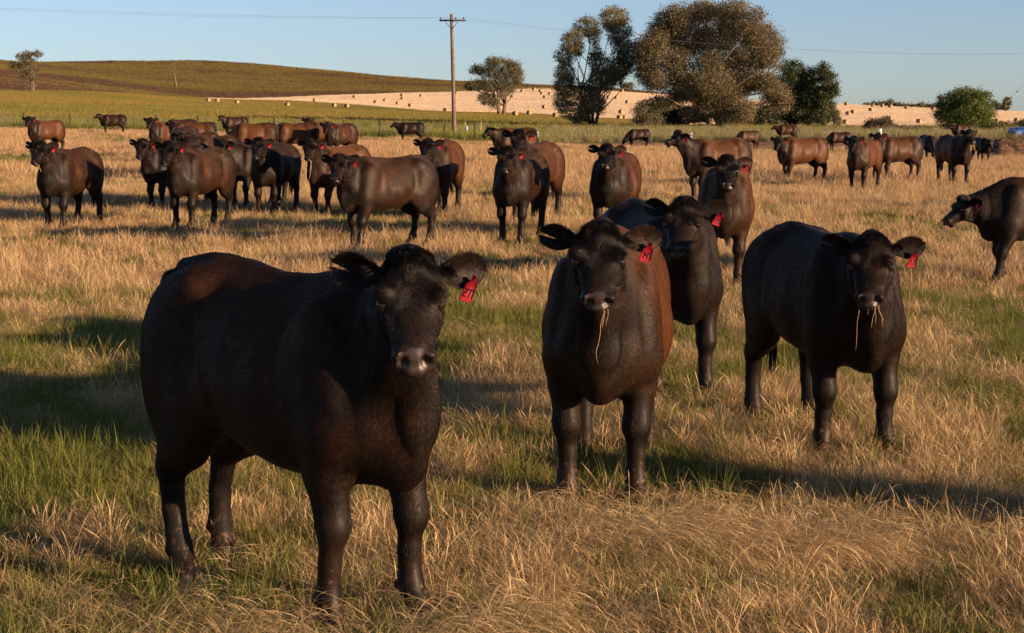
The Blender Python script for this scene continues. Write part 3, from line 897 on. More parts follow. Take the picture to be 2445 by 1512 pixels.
# near animals
make_cow('biggest black cow in front, standing side-on with its head turned to the camera', -.875, 6.27, 45, Pose(yaw=-38, pitch=43, neck_el=25, neck_len=.45, hh=.03, legs=(.02, -.08, -.26, .03), spread=.02),
         brown=.42, seed=3, scale=.965, tall=1.075, hair=300000, tagtext='277', tail_swing=-.05, **H_)
make_cow('reddish brown front cow facing the camera with one long straw in its mouth', .50, 8.33, -7, Pose(yaw=3, pitch=42, neck_el=30, legs=(.02, .0, -.05, .12), fat=1.08, spread=.01),
         brown=.85, seed=5, hair=230000, tagtext='147', scale=1.0, **H_)
make_cow('black cow peering over the right shoulder of the reddish brown cow', 1.00, 11.35, 14, Pose(yaw=-30, pitch=40, neck_el=26, legs=(.08, -.08, .05, -.1)),
         brown=.22, seed=8, hair=110000, tagtext='177', **dict(res=.014))
make_cow('black cow at right with loose straw hanging under its chin', 1.77, 9.32, 12, Pose(yaw=-26, pitch=42, neck_el=19, legs=(.05, -.05, .02, -.10), fat=1.0, spread=.02),
         brown=.32, seed=13, hair=210000, tagtext='117', scale=.96, **H_)
make_cow('brown-sided cow looking over the black cow from behind, right of centre', 2.42, 18.5, -9, Pose(yaw=6, pitch=38, neck_el=34, legs=(.05, -.05, 0, 0), fat=1.05), brown=.80, seed=21, hair=65000, tagtext='127', **M_)
make_cow('black cow walking in from the right edge with its head low', 5.95, 18.3, -78, Pose(yaw=2, pitch=36, neck_el=-10, hh=-.03, legs=(.16, -.12, -.10, .16)), brown=.30, seed=23, scale=.93, hair=65000, **M_)
make_cow('fuzzy-headed brown cow facing the camera beyond the front pair', 1.56, 24.6, -14, Pose(yaw=9, pitch=38, neck_el=34, fat=1.2), brown=.6, seed=25, tagtext='337', hair=65000, **M_)
make_cow('dark shiny-flanked cow side-on in mid field, head turned to the camera', -1.72, 22.9, -50, Pose(yaw=42, pitch=44, neck_el=20, legs=(.10, -.05, -.04, .05)), brown=.38, seed=27, hair=65000, tagtext='237', **M_)
make_cow('black cow facing the camera in the middle, in front of a taller brown one', .14, 24.3, -16, Pose(yaw=12, pitch=42, neck_el=28, legs=(.05, -.12, .05, 0)), brown=.35, seed=31, hair=65000, **M_)
make_cow('brown cow half hidden behind the black cow in the middle', .42, 28.2, -22, Pose(yaw=14, pitch=42, neck_el=38, hh=.05), brown=.62, seed=33, scale=1.05, hair=50000, **M_)
make_cow('brown cow behind the shiny-flanked cow with its face half hidden', -1.28, 30.0, -10, Pose(yaw=-4, pitch=44, neck_el=20), brown=.75, seed=35, scale=1.05, hair=50000, **M_)
make_cow('black cow with straw hanging from its mouth, standing alone at the left edge', -7.12, 26.4, -13, Pose(yaw=6, pitch=42, neck_el=30, legs=(.05, -.08, -.12, .10), fat=1.04), brown=.42, seed=37, hair=65000, **M_)
make_cow('dark cow at the front of the left group with a broad lit shoulder', -5.05, 26.6, -22, Pose(yaw=12, pitch=44, neck_el=30, legs=(.03, -.03, .05, -.08), fat=1.02), brown=.40, seed=39, hair=65000, **M_)
make_cow('cow with a shadow across its muzzle at the left end of the group', -6.45, 31.6, -38, Pose(yaw=34, pitch=44, neck_el=26), brown=.2, seed=41, hair=50000, **M_)
make_cow('black cow looking left between two heads of the left group', -5.05, 32.6, -34, Pose(yaw=-2, pitch=40, neck_el=24, roll=-10), brown=.3, seed=43, hair=50000, **M_)
make_cow('black cow standing square in the left group with a shadow band over its eyes', -4.35, 30.2, -12, Pose(yaw=8, pitch=44, neck_el=30, legs=(.05, -.05, -.1, .1), fat=1.05), brown=.25, seed=45, hair=50000, **M_)
make_cow('chestnut cow chewing long green-yellow straw behind the shiny-flanked cow', -3.15, 29.9, -32, Pose(yaw=26, pitch=46, neck_el=30, legs=(.03, -.03, 0, .05)), brown=.95, seed=47, hair=50000, **M_)
make_cow('long brown cow with raised head looking left beyond the fuzzy-headed cow', 4.35, 34.6, -58, Pose(yaw=-8, pitch=16, neck_el=30, legs=(.05, -.05, 0, 0)), brown=.70, seed=49, scale=1.04, hair=45000, **dict(res=.022))
# right middle distance
make_cow('golden brown cow standing side-on in the open at the right', x_at(1918, 46, .7), 46, -64, Pose(yaw=38, pitch=44, neck_el=16, legs=(.10, -.10, -.05, .08)), brown=1.05, seed=51, scale=1.0, hair=16000, **F_)
make_cow('brown cow with its left flank lit, standing before a darker cow at the right', x_at(2073, 40.6, .7), 41, -30, Pose(yaw=6, pitch=44, neck_el=26, legs=(.05, -.05, -.05, .06)), brown=.82, seed=53, hair=16000, **F_)
make_cow('dark side-on cow half hidden behind the lit brown cow at the right', x_at(2146, 48, .7), 48, -66, Pose(yaw=50, pitch=39, neck_el=28), brown=.55, seed=55, hair=16000, **F_)
make_cow('reddish cow facing the camera with straw in its mouth near the right edge', x_at(2276, 44.5, .7), 44.5, 6, Pose(yaw=8, pitch=42, neck_el=34, legs=(.04, -.04, 0, 0), fat=1.02), brown=.75, seed=57, scale=1.04, hair=16000, **F_)
make_cow('small black cow facing the camera beside the reddish cow, in front of the dirt mound', x_at(2343, 78, .7), 78, 10, Pose(yaw=0, pitch=60, neck_el=2), brown=.12, seed=59, scale=.95, tagged=False, **D_)
make_cow('black cow grazing head-on, seen between two groups at the right', x_at(2214, 79, .7), 79, 3, Pose(graze=True, pitch=74), brown=.15, seed=61, scale=1.0, tagged=False, **D_)
make_cow('black cow grazing side-on left of the lit brown cow at the right', x_at(2005, 110, .7), 110, -78, Pose(graze=True, pitch=70), brown=.35, seed=63, tagged=False, **D_)
make_cow('dark cow grazing side-on in front of the big tree, farthest left of the distant grazers', x_at(1525, 112, .7), 112, -74, Pose(graze=True, pitch=70), brown=.3, seed=65, tagged=False, **D_)
make_cow('round cow seen from the front grazing near the white marker post', x_at(1619, 110, .7), 110, -10, Pose(graze=True, pitch=74, fat=1.05), brown=.45, seed=67, tagged=False, **D_)
make_cow('reddish cow grazing behind the raised-head brown cow', x_at(1787, 108, .7), 108, -68, Pose(graze=True, pitch=70), brown=.55, seed=69, tagged=False, **D_)
make_cow('brown cow walking on the verge below the dark green trees', x_at(1888, 124, .7), 125.5, -80, Pose(yaw=-6, pitch=30, neck_el=8, legs=(.08, -.08, -.08, .08)), brown=.5, seed=71, tagged=False, **D_)
make_cow('brown cow up on the bank beside the bushy green tree at the right', x_at(2317, 122, .7), 124, -76, Pose(yaw=-4, pitch=32, neck_el=10, legs=(.05, -.05, .05, 0)), brown=.45, seed=73, scale=1.04, tagged=False, **D_)
# left background
make_cow('lit brown cow standing behind the lone cow at the left edge', x_at(112, 64, .8), 64, -34, Pose(yaw=30, pitch=42, neck_el=32), brown=.85, seed=75, scale=1.03, hair=16000, **F_)
make_cow('black cow standing side-on alone in the green verge at the left', x_at(272, 108, .7), 108, -74, Pose(yaw=18, pitch=35, neck_el=22, legs=(.05, -.05, 0, .05)), brown=.25, seed=77, scale=1.02, tagged=False, **D_)
make_cow('rust-shouldered cow at the far left of the distant group, face to the camera', x_at(402, 60, .8), 60, -34, Pose(yaw=28, pitch=44, neck_el=34), brown=.85, seed=79, scale=1.05, hair=16000, **F_)
make_cow('dark back of a cow just showing over the rust-shouldered cow', x_at(432, 80, .8), 80, -66, Pose(graze=True), brown=.4, seed=81, tagged=False, **D_)
make_cow('cow with a dark face in the middle of the distant left group', x_at(440, 54, .8), 54, -12, Pose(yaw=8, pitch=44, neck_el=30), brown=.3, seed=83, hair=16000, **F_)
make_cow('brown cow whose back shows behind the dark-faced cow', x_at(470, 67, .8), 67, -72, Pose(graze=True), brown=.65, seed=85, tagged=False, hair=16000, **F_)
make_cow('cow with a low head in the thick of the left group', x_at(478, 45, .8), 45, -28, Pose(yaw=26, pitch=46, neck_el=14), brown=.35, seed=87, scale=.97, hair=16000, **F_)
make_cow('cow with one ear showing behind the low-headed cow', x_at(512, 42, .7), 42, -40, Pose(yaw=30, pitch=48, neck_el=10), brown=.4, seed=89, scale=.95, tagged=False, hair=16000, **F_)
make_cow('small-looking dark cow side-on in the distance above the left group', x_at(563, 106, .7), 106, -64, Pose(yaw=34, pitch=40, neck_el=24), brown=.35, seed=91, scale=1.05, tagged=False, **D_)
make_cow('broad brown cow grazing away from the camera behind the left group', x_at(608, 58, .7), 58, -72, Pose(graze=True, fat=1.03), brown=.8, seed=93, scale=1.04, tagged=False, hair=16000, **F_)
make_cow('long brown cow with its lower side in shadow and its head low to the left', x_at(707, 60, .7), 60, -72, Pose(yaw=6, pitch=44, neck_el=-4), brown=.75, seed=95, scale=1.05, hair=16000, **F_)
make_cow('reddish cow standing behind the long shaded cow, only head and rump showing', x_at(764, 67, .8), 67, -26, Pose(yaw=20, pitch=39, neck_el=30), brown=.8, seed=97, scale=1.06, tagged=False, hair=16000, **F_)
make_cow('brown cow chewing a bunch of hay right of the long shaded cow', x_at(815, 60, .8), 60, -30, Pose(yaw=20, pitch=48, neck_el=18), brown=.45, seed=99, scale=1.04, hair=16000, **F_)
make_cow('black cow standing side-on alone left of the power pole', x_at(982, 104, .7), 104, -76, Pose(yaw=-4, pitch=30, neck_el=12, legs=(.06, -.04, -.06, .06)), brown=.12, seed=101, scale=1.04, tagged=False, **D_)
make_cow('brown cow looking left beyond the middle pair', x_at(1232, 57, .8), 57, -62, Pose(yaw=6, pitch=34, neck_el=16), brown=.7, seed=103, scale=1.04, hair=16000, **F_)
# animals just outside the picture whose shadows fall into it
make_cow('black cow out of view to the right of the front cows', 5.35, 5.7, 60, Pose(), brown=.4, seed=105, res=.05, tagged=False)
make_cow('black cow out of view beyond the right edge', 13.2, 30.5, -70, Pose(), brown=.4, seed=107, res=.05, tagged=False)
print('cows', time.time()-T0)

# ---- stalks of dry grass in mouths
M_straw1 = simple_mat('straw_stalk', (.42, .31, .15), .7, .15, .3, 30)
def mouth_straw(label, cow_label, offs, seed, rad=.0011, group=None):
    r = random.Random(seed)
    cw = [o for o in COL.objects if o.get('label') == cow_label][0]
    ps, = [p for l, p in POSES if l == cow_label]
    mb = MB()
    for (l, ln, curl) in offs:
        p = Vector(ps.h2c((.51, l, -.062))); pts = [p]
        d = Vector(ps.R.astype(float)[:, 0])*.6
        dirv = Vector((d.x, d.y, -.5)).normalized()
        for k in range(9):
            dirv = (dirv+Vector((r.uniform(-.35, .35)+curl*.05, r.uniform(-.4, .4)+curl*.12, -.42))).normalized()
            p = p+dirv*ln/9; pts.append(p)
        mb.tube(pts, [rad]*8+[rad*.7, rad*.3], 5)
    o = link('grass_stalk', mb.mesh('grass_stalk'), M_straw1)
    bpy.context.view_layer.update()
    o.matrix_world = cw.matrix_world.copy()
    tag(o, label, 'grass stalk', 'stalks of dry grass in mouths')

mouth_straw('long curly straw hanging from the mouth of the reddish brown cow', 'reddish brown front cow facing the camera with one long straw in its mouth', [(.035, .26, .3), (.03, .10, .0), (.045, .09, -.2)], 4)
mouth_straw('several pale straws hanging under the chin of the right-hand black cow', 'black cow at right with loose straw hanging under its chin', [(-.06, .26, -.8), (.03, .11, .3), (.045, .12, .5), (.04, .13, .0), (.055, .10, .6), (.0, .06, -.2)], 6)
mouth_straw('thin straw in the mouth of the lone cow at the left edge', 'black cow with straw hanging from its mouth, standing alone at the left edge', [(-.03, .30, .2), (.05, .12, .6), (.03, .08, -.3)], 8, .004)
mouth_straw('looping green-yellow straw in the mouth of the chestnut cow', 'chestnut cow chewing long green-yellow straw behind the shiny-flanked cow', [(.05, .36, .9), (.04, .22, .5), (-.03, .10, -.2)], 10, .004)
mouth_straw('bunch of straw in the mouth of the reddish cow near the right edge', 'reddish cow facing the camera with straw in its mouth near the right edge', [(-.05, .22, -.6), (-.03, .18, -.2), (.05, .20, .4), (.02, .16, .2)], 12, .007)
# ================================================================== GRASS
def grass_material(name, stops, trans=.35, patch=None, patch_scale=.3, rough=.65):
    m, n, l, b = new_mat(name)
    oi = n.new('ShaderNodeObjectInfo'); geo = n.new('ShaderNodeNewGeometry'); at = n.new('ShaderNodeAttribute'); at.attribute_name = 'tint'
    tc = n.new('ShaderNodeTexCoord')
    f = mathn(n, l, 'ADD', mathn(n, l, 'MULTIPLY', oi.outputs['Random'], .45), mathn(n, l, 'MULTIPLY', at.outputs['Fac'], .55))
    r = ramp(n, l, f, stops); c = r.outputs[0]
    if patch:
        p = noise(n, l, patch_scale, 3, .6, geo.outputs['Position'])
        pr = ramp(n, l, p.outputs[0], [(.44, (0, 0, 0)), (.60, (1, 1, 1))])
        r2 = ramp(n, l, f, patch); c = mixc(n, l, pr.outputs[0], c, r2.outputs[0])
    l.new(c, b.inputs['Base Color']); b.inputs['Roughness'].default_value = rough; b.inputs['Specular IOR Level'].default_value = .25
    tr = n.new('ShaderNodeBsdfTranslucent'); l.new(c, tr.inputs['Color'])
    mx = n.new('ShaderNodeMixShader'); mx.inputs[0].default_value = trans
    l.new(b.outputs[0], mx.inputs[1]); l.new(tr.outputs[0], mx.inputs[2])
    out = [k for k in n if k.type == 'OUTPUT_MATERIAL'][0]; l.new(mx.outputs[0], out.inputs['Surface'])
    return m
DRY = [(0, (.10, .065, .025)), (.3, (.33, .22, .10)), (.65, (.62, .445, .235)), (1, (.88, .69, .43))]
GREEN = [(0, (.055, .075, .012)), (.5, (.115, .135, .024)), (1, (.25, .25, .05))]
M_dry = grass_material('dry_grass', DRY, .30)
M_green = grass_material('green_grass', GREEN, .35)
M_dryfar = grass_material('dry_grass_far', [(0, (.10, .062, .026)), (.3, (.29, .185, .09)), (.65, (.50, .34, .185)), (1, (.66, .48, .29))], .25)
M_weed = grass_material('verge_weeds', [(0, (.06, .085, .022)), (.5, (.12, .14, .04)), (1, (.22, .21, .075))], .35,
                        patch=[(0, (.10, .12, .02)), (.5, (.20, .22, .03)), (1, (.30, .29, .05))], patch_scale=.05)
M_weed2 = grass_material('pale_weeds', [(0, (.14, .14, .07)), (.5, (.26, .23, .12)), (1, (.38, .32, .18))], .35)

def ground_tint(name, stops, stops2, scale, stretch=(1, 1, 1), lo=.44, hi=.58):
    m, n, l, b = new_mat(name)
    oi = n.new('ShaderNodeObjectInfo'); at = n.new('ShaderNodeAttribute'); at.attribute_name = 'tint'; geo = n.new('ShaderNodeNewGeometry')
    f = mathn(n, l, 'ADD', mathn(n, l, 'MULTIPLY', oi.outputs['Random'], .4), mathn(n, l, 'MULTIPLY', at.outputs['Fac'], .6))
    p = noise(n, l, scale, 6, .65, mapping(n, l, geo.outputs['Position'], stretch), .4)
    pr = ramp(n, l, p.outputs[0], [(lo, (0, 0, 0)), (hi, (1, 1, 1))])
    c = mixc(n, l, pr.outputs[0], ramp(n, l, f, stops).outputs[0], ramp(n, l, f, stops2).outputs[0])
    l.new(c, b.inputs['Base Color']); b.inputs['Roughness'].default_value = .8; b.inputs['Specular IOR Level'].default_value = .1
    tr = n.new('ShaderNodeBsdfTranslucent'); l.new(c, tr.inputs['Color'])
    mx = n.new('ShaderNodeMixShader'); mx.inputs[0].default_value = .3
    l.new(b.outputs[0], mx.inputs[1]); l.new(tr.outputs[0], mx.inputs[2])
    out = [k for k in n if k.type == 'OUTPUT_MATERIAL'][0]; l.new(mx.outputs[0], out.inputs['Surface'])
    return m
M_crop2 = ground_tint('crop_blades', [(0, (.15, .12, .03)), (1, (.30, .22, .07))], [(0, (.10, .11, .025)), (1, (.22, .20, .055))], .012)
M_stub2 = ground_tint('stubble_stalks', [(0, (.54, .42, .28)), (1, (.80, .67, .49))], [(0, (.44, .33, .21)), (1, (.70, .56, .39))], .25, (.1, 1, 1))
M_hill2 = ground_tint('hill_grass', [(0, (.11, .088, .028)), (1, (.21, .168, .052))], [(0, (.065, .040, .032)), (1, (.14, .088, .06))], .018, (.35, 1, 1), .44, .54)

def blades(r, count, radius, hmin, hmax, w, lean=(.1, .5), bend=(.2, .8), segs=4, head=0.0, lodged=0.0, comb=0.0):
    """clump of bent blades; w = width at the base"""
    V = []; Q = []; T = []; tint = []; off = 0
    for k in range(count):
        a = r.uniform(0, 6.283); rr = radius*math.sqrt(r.random())
        base = np.array([rr*math.cos(a), rr*math.sin(a), -.02])
        h = r.uniform(hmin, hmax)*(1 if r.random() > .15 else .5)
        az = r.uniform(0, 6.283) if r.random() > comb else r.normal(0.0, .5)
        ln = r.uniform(*lean); bn = r.uniform(*bend)
        if r.random() < lodged: ln = r.uniform(1.1, 1.5); bn = r.uniform(-.2, .3)
        d = np.array([math.cos(az), math.sin(az)]); ww = w*r.uniform(.6, 1.3)
        fa = az+math.pi/2+r.normal(0, .5); wd = np.array([math.cos(fa), math.sin(fa), r.uniform(-.2, .2)])
        p = base.copy(); th = ln; tn = r.random()
        for s in range(segs+1):
            t = s/segs
            wi = ww*(1-t**1.6*.92)
            if head and t > .7: wi = max(wi, head*(1-abs(t-.86)/.16))
            V.append(p-wd*wi/2); V.append(p+wd*wi/2); tint += [tn, tn]
            st = h/segs
            p = p+np.array([d[0]*math.sin(th), d[1]*math.sin(th), math.cos(th)])*st
            if p[2] < .012: p[2] = .012+.01*r.random()
            th += bn*(.5+t)/segs*1.6
            az += r.normal(0, .12); d = np.array([math.cos(az), math.sin(az)])
        for s in range(segs):
            i = off+2*s; Q.append((i, i+1, i+3, i+2))
        off += 2*(segs+1)
    return np.array(V), np.array(Q), np.array(tint)
SRC = {}
def clump_set(name, mat, n, fn):
    c = bpy.data.collections.new(name)
    r = np.random.default_rng(abs(hash(name)) % 1000 if False else len(SRC)*7+3)
    for k in range(n):
        V, Q, t = fn(r)
        me = mesh_arrays(name, V, quads=Q, smooth=True); set_attr(me, 'tint', t); me.materials.append(mat)
        o = bpy.data.objects.new(name, me); c.objects.link(o)
    SRC[name] = (c, n); return c
clump_set('dry_tuft', M_dry, 7, lambda r: blades(r, 48, .07, .05, .20, .0020, (.1, 1.15), (.1, 1.7), 5, head=.0028))
clump_set('dry_tall', M_dry, 6, lambda r: blades(r, 26, .06, .14, .32, .0019, (.05, .6), (.1, 1.5), 6, head=.0042))
clump_set('dry_litter', M_dry, 6, lambda r: blades(r, 50, .14, .08, .22, .0022, (.8, 1.5), (.0, .5), 4, lodged=.8))
clump_set('dry_combed', grass_material('dry_swathe', [(0, (.26, .17, .08)), (.5, (.56, .41, .21)), (1, (.84, .66, .39))], .35), 4, lambda r: blades(r, 70, .09, .25, .45, .0020, (.45, 1.0), (.9, 2.0), 8, head=.003, comb=.85))
clump_set('green_tuft', M_green, 6, lambda r: blades(r, 44, .08, .035, .10, .0042, (.05, 1.0), (.2, 1.2), 3))
clump_set('green_tall', M_green, 4, lambda r: blades(r, 16, .05, .10, .26, .0045, (.05, .5), (.1, .9), 4))
clump_set('far_dry', M_dryfar, 6, lambda r: blades(r, 45, .20, .10, .30, .008, (.05, .9), (.1, 1.2), 3))
clump_set('far_green', M_green, 4, lambda r: blades(r, 40, .18, .05, .14, .010, (.05, .9), (.1, 1.0), 3))
clump_set('weed_clump', M_weed, 5, lambda r: blades(r, 60, .35, .25, .70, .022, (.02, .5), (.1, .8), 3))
clump_set('pale_weed', M_weed2, 4, lambda r: blades(r, 50, .35, .35, 1.0, .018, (.02, .5), (.1, 1.0), 4, head=.05))

def scatter(name, src, X, Y, scale, label=None, tilt=.12, rotz=None, zoff=0.0):
    c, n = SRC[src]
    if len(X) and Y.min() < 17 and src != 'green_tuft':
        near_ = np.ones(len(X), bool)
        for fx, fy in FEET: near_ &= ((X-fx)**2+((Y-fy+.05)*.8)**2) > .15**2
        X, Y = X[near_], Y[near_]; scale = scale[near_]; rotz = None if rotz is None else rotz[near_]
    k = len(X)
    Z = terrain(X, Y)+zoff
    me = bpy.data.meshes.new(name); me.vertices.add(k)
    me.vertices.foreach_set('co', np.stack([X, Y, Z], 1).astype(np.float32).ravel())
    rot = np.stack([rng.normal(0, tilt, k), rng.normal(0, tilt, k), rng.uniform(0, 6.283, k) if rotz is None else rotz], 1)
    a = me.attributes.new('rot', 'FLOAT_VECTOR', 'POINT'); a.data.foreach_set('vector', rot.astype(np.float32).ravel())
    set_attr(me, 'scl', scale)
    ai = me.attributes.new('idx', 'INT', 'POINT'); ai.data.foreach_set('value', rng.integers(0, n, k).astype(np.int32))
    o = link(name, me); o['kind'] = 'stuff'
    ng = bpy.data.node_groups.new(name, 'GeometryNodeTree')
    ng.interface.new_socket('Geometry', in_out='INPUT', socket_type='NodeSocketGeometry')
    ng.interface.new_socket('Geometry', in_out='OUTPUT', socket_type='NodeSocketGeometry')
    gi = ng.nodes.new('NodeGroupInput'); go = ng.nodes.new('NodeGroupOutput')
    ip = ng.nodes.new('GeometryNodeInstanceOnPoints'); ci = ng.nodes.new('GeometryNodeCollectionInfo')
    ci.inputs['Collection'].default_value = c; ci.inputs['Separate Children'].default_value = True; ci.inputs['Reset Children'].default_value = True
    def na(nm, ty):
        q = ng.nodes.new('GeometryNodeInputNamedAttribute'); q.data_type = ty; q.inputs['Name'].default_value = nm; return q.outputs[0]
    ng.links.new(gi.outputs[0], ip.inputs['Points']); ng.links.new(ci.outputs[0], ip.inputs['Instance'])
    ip.inputs['Pick Instance'].default_value = True
    ng.links.new(na('idx', 'INT'), ip.inputs['Instance Index']); ng.links.new(na('rot', 'FLOAT_VECTOR'), ip.inputs['Rotation'])
    ng.links.new(na('scl', 'FLOAT'), ip.inputs['Scale']); ng.links.new(ip.outputs[0], go.inputs[0])
    md = o.modifiers.new('scatter', 'NODES'); md.node_group = ng
    return o
def wedge(k, y0, y1, power=1.0, margin=1.12, extra=.8):
    """points spread evenly over the ground the picture can see (and a margin beyond)"""
    Y = np.sqrt(rng.uniform(y0*y0, y1*y1, k)) if power == 1.0 else y0*(y1/y0)**rng.random(k)
    W = .3135*margin*Y+extra
    return rng.uniform(-1, 1, k)*W, Y
def keep(X, Y, p):
    m = rng.random(len(X)) < p; return X[m], Y[m]
def dryness(X, Y):   # 0 green .. 1 dry and rank
    a = fbm(X*.42+3, Y*.30, 21, 3); b = fbm(X*1.9, Y*1.5, 33, 3)
    return np.clip((a*.5+b*.5-.5)*5.0+.50-.06*np.clip((12-Y)/6, 0, 1)*np.clip(.4-X, 0, 1), 0, 1)
# near field
X, Y = wedge(30000, 4.2, 17); d = dryness(X, Y); m = rng.random(len(X)) < (.10+.85*d)*np.clip((fbm(X*1.3+9, Y*1.1, 61, 3)-.36)*7, .12, 1)
X, Y, d = X[m], Y[m], d[m]; scatter('dry_grass', 'dry_tuft', X, Y, (.40+.55*d)*(.6+.9*rng.random(len(X))**2))
X, Y = wedge(24000, 4.2, 17); d = dryness(X, Y); scatter('grass_litter', 'dry_litter', X, Y, rng.uniform(.6, 1.2, len(X))*(.75+.35*d), tilt=.1, zoff=.006)
X, Y = wedge(13000, 4.2, 17); d = dryness(X, Y); m = rng.random(len(X)) < np.clip((d-.5)*1.2, 0.03, .45)
X, Y, d = X[m], Y[m], d[m]; scatter('tall_dry_grass', 'dry_tall', X, Y, (.40+.50*d)*rng.uniform(.7, 1.2, len(X)))
X, Y = wedge(38000, 4.2, 17); d = dryness(X, Y); m = rng.random(len(X)) < np.clip(1.35-d, .6, 1)
X, Y, d = X[m], Y[m], d[m]; scatter('green_grass', 'green_tuft', X, Y, rng.uniform(.6, 1.45, len(X)))
X, Y = wedge(16000, 4.2, 17); d = dryness(X, Y); m = rng.random(len(X)) < np.clip(.9-d, .15, 1)
X, Y, d = X[m], Y[m], d[m]; scatter('green_grass_stems', 'green_tall', X, Y, rng.uniform(.6, 1.2, len(X)))
# wind-combed swathes in front
for (px, y0, n_, sx_) in ((1480, 6.9, 55, .35), (1700, 6.75, 80, .30), (1880, 6.8, 80, .28), (1350, 7.3, 40, .3), (1150, 5.5, 40, .3), (500, 5.6, 40, .4)):
    x0 = x_at(px, y0); X, Y = x0+rng.normal(0, sx_, n_), y0+rng.normal(0, .16, n_)
    scatter('swathe_of_dry_grass', 'dry_combed', X, Y, rng.uniform(.75, 1.15, n_), rotz=rng.normal(.0, .35, n_))
cx, cy = [], []
for (px, y0, s, n_) in ((1900, 6.9, .42, 60), (1700, 6.6, .35, 45), (1480, 7.1, .3, 40), (1350, 6.3, .35, 40), (1150, 6.0, .3, 20), (560, 5.7, .3, 20), (120, 6.0, .3, 20), (1680, 8.6, .35, 20), (2300, 8.3, .4, 25), (250, 11, .5, 40), (900, 9.5, .5, 50), (2300, 11, .6, 50), (1250, 10.5, .4, 30), (2000, 13, .7, 60), (400, 19, 1.0, 80), (1500, 19, 1.0, 80), (2100, 21, 1.2, 100), (1000, 24, 1.2, 100), (250, 15, .5, 40), (720, 15.5, .7, 50), (1180, 13.5, .6, 40), (2150, 15, .9, 60)):
    x0 = x_at(px, y0); cx.append(x0+rng.normal(0, s*1.2, n_)); cy.append(y0+rng.normal(0, s*.6, n_))
cx = np.concatenate(cx); cy = np.concatenate(cy)
scatter('combed_dry_grass', 'dry_combed', cx, cy, rng.uniform(.5, .95, len(cx)), rotz=rng.normal(-.25, .6, len(cx)))
# middle field
X, Y = wedge(30000, 16, 42); d = dryness(X, Y); m = rng.random(len(X)) < (.12+.85*d)*np.clip((fbm(X*.8+9, Y*.7, 61, 3)-.36)*6, .15, 1)
X, Y, d = X[m], Y[m], d[m]; scatter('dry_grass', 'dry_tuft', X, Y, (.75+.75*d)*rng.uniform(.8, 1.4, len(X)))
X, Y = wedge(16000, 15, 45); d = dryness(X, Y); m = rng.random(len(X)) < .35+.6*d; scatter('dry_grass', 'far_dry', X[m], Y[m], rng.uniform(.45, .9, m.sum()))
X, Y = wedge(16000, 15, 45); d = dryness(X, Y); m = rng.random(len(X)) < np.clip(1.0-d, .12, 1); scatter('green_grass', 'far_green', X[m], Y[m], rng.uniform(.6, 1.1, m.sum()))
# far field to the fence
X, Y = wedge(34000, 42, 118); d = np.clip((fbm(X*.16, Y*.10, 51, 3)-.5)*4+.6, 0, 1); m = rng.random(len(X)) < .25+.75*d; scatter('dry_grass', 'far_dry', X[m], Y[m], (.7+.6*d[m])*rng.uniform(.8, 1.25, m.sum()))
X, Y = wedge(14000, 40, 118); d = np.clip((fbm(X*.16, Y*.10, 51, 3)-.5)*4+.6, 0, 1); m = rng.random(len(X)) < 1-d; scatter('green_grass', 'far_green', X[m], Y[m], rng.uniform(.9, 1.6, m.sum()))
# verge
def band(k, Da, Db, margin=1.1):
    a = rng.uniform(-.33*margin, .33*margin, k)
    px = 1222.5+FPX*a
    colpx = 1222.5+FPX*ACOL*(Da+30)/Da
    ya = np.interp(px, colpx, Da); yb = np.interp(px, 1222.5+FPX*ACOL*(Db+30)/Db, Db)
    return a, ya, yb, px
a, ya, yb, px = band(9000, DT, DC); f_ = rng.random(9000)**1.7; Y = ya+.6+(np.minimum(yb, ya+60)-ya)*f_; X = a*Y
m = ~((px > 1290) & (Y < ya+3)); scatter('verge_weeds', 'weed_clump', X[m], Y[m], rng.uniform(.5, 1.15, m.sum())*np.where(px[m] < 1200, 1.15, .9))
a, ya, yb, px = band(4200, DT, DC); f_ = rng.random(4200)**1.5; Y = ya+1.5+45*f_; X = a*Y
m = (px > 1300) | (rng.random(4200) < .25); scatter('pale_verge_grass', 'pale_weed', X[m], Y[m], rng.uniform(.5, 1.05, m.sum()))
# crop
clump_set('crop_clump', M_crop2, 3, lambda r: blades(r, 60, 1.0, .14, .32, .03, (.05, .6), (.1, .8), 2))
clump_set('stubble_clump', M_stub2, 3, lambda r: blades(r, 46, 1.1, .10, .26, .05, (.05, .9), (.0, .5), 1))
clump_set('hill_clump', M_hill2, 4, lambda r: blades(r, 46, 1.5, .18, .50, .08, (.05, .8), (.1, .8), 2))
def spread(k, Da, Db):
    a, ya, yb, px = band(k, Da, Db, 1.06); w_ = (yb*yb-ya*ya); ok = rng.random(k) < w_/w_.max(); a, ya, yb = a[ok], ya[ok], yb[ok]
    Y = np.sqrt(ya*ya+(yb*yb-ya*ya)*rng.random(len(a))); return a*Y, Y
X, Y = spread(60000, DT+45, DS); scatter('crop_grass', 'crop_clump', X, Y, rng.uniform(.8, 1.5, len(X)))
X, Y = spread(90000, DS+1, DH-1); scatter('stubble_stalks', 'stubble_clump', X, Y, rng.uniform(.8, 1.3, len(X)))
X, Y = spread(90000, DH+2, DH*0+1050); m = (X/Y < .10) | (Y < 1); scatter('hill_grass', 'hill_clump', X[m], Y[m], rng.uniform(.8, 1.7, m.sum()))
print('grass', time.time()-T0)

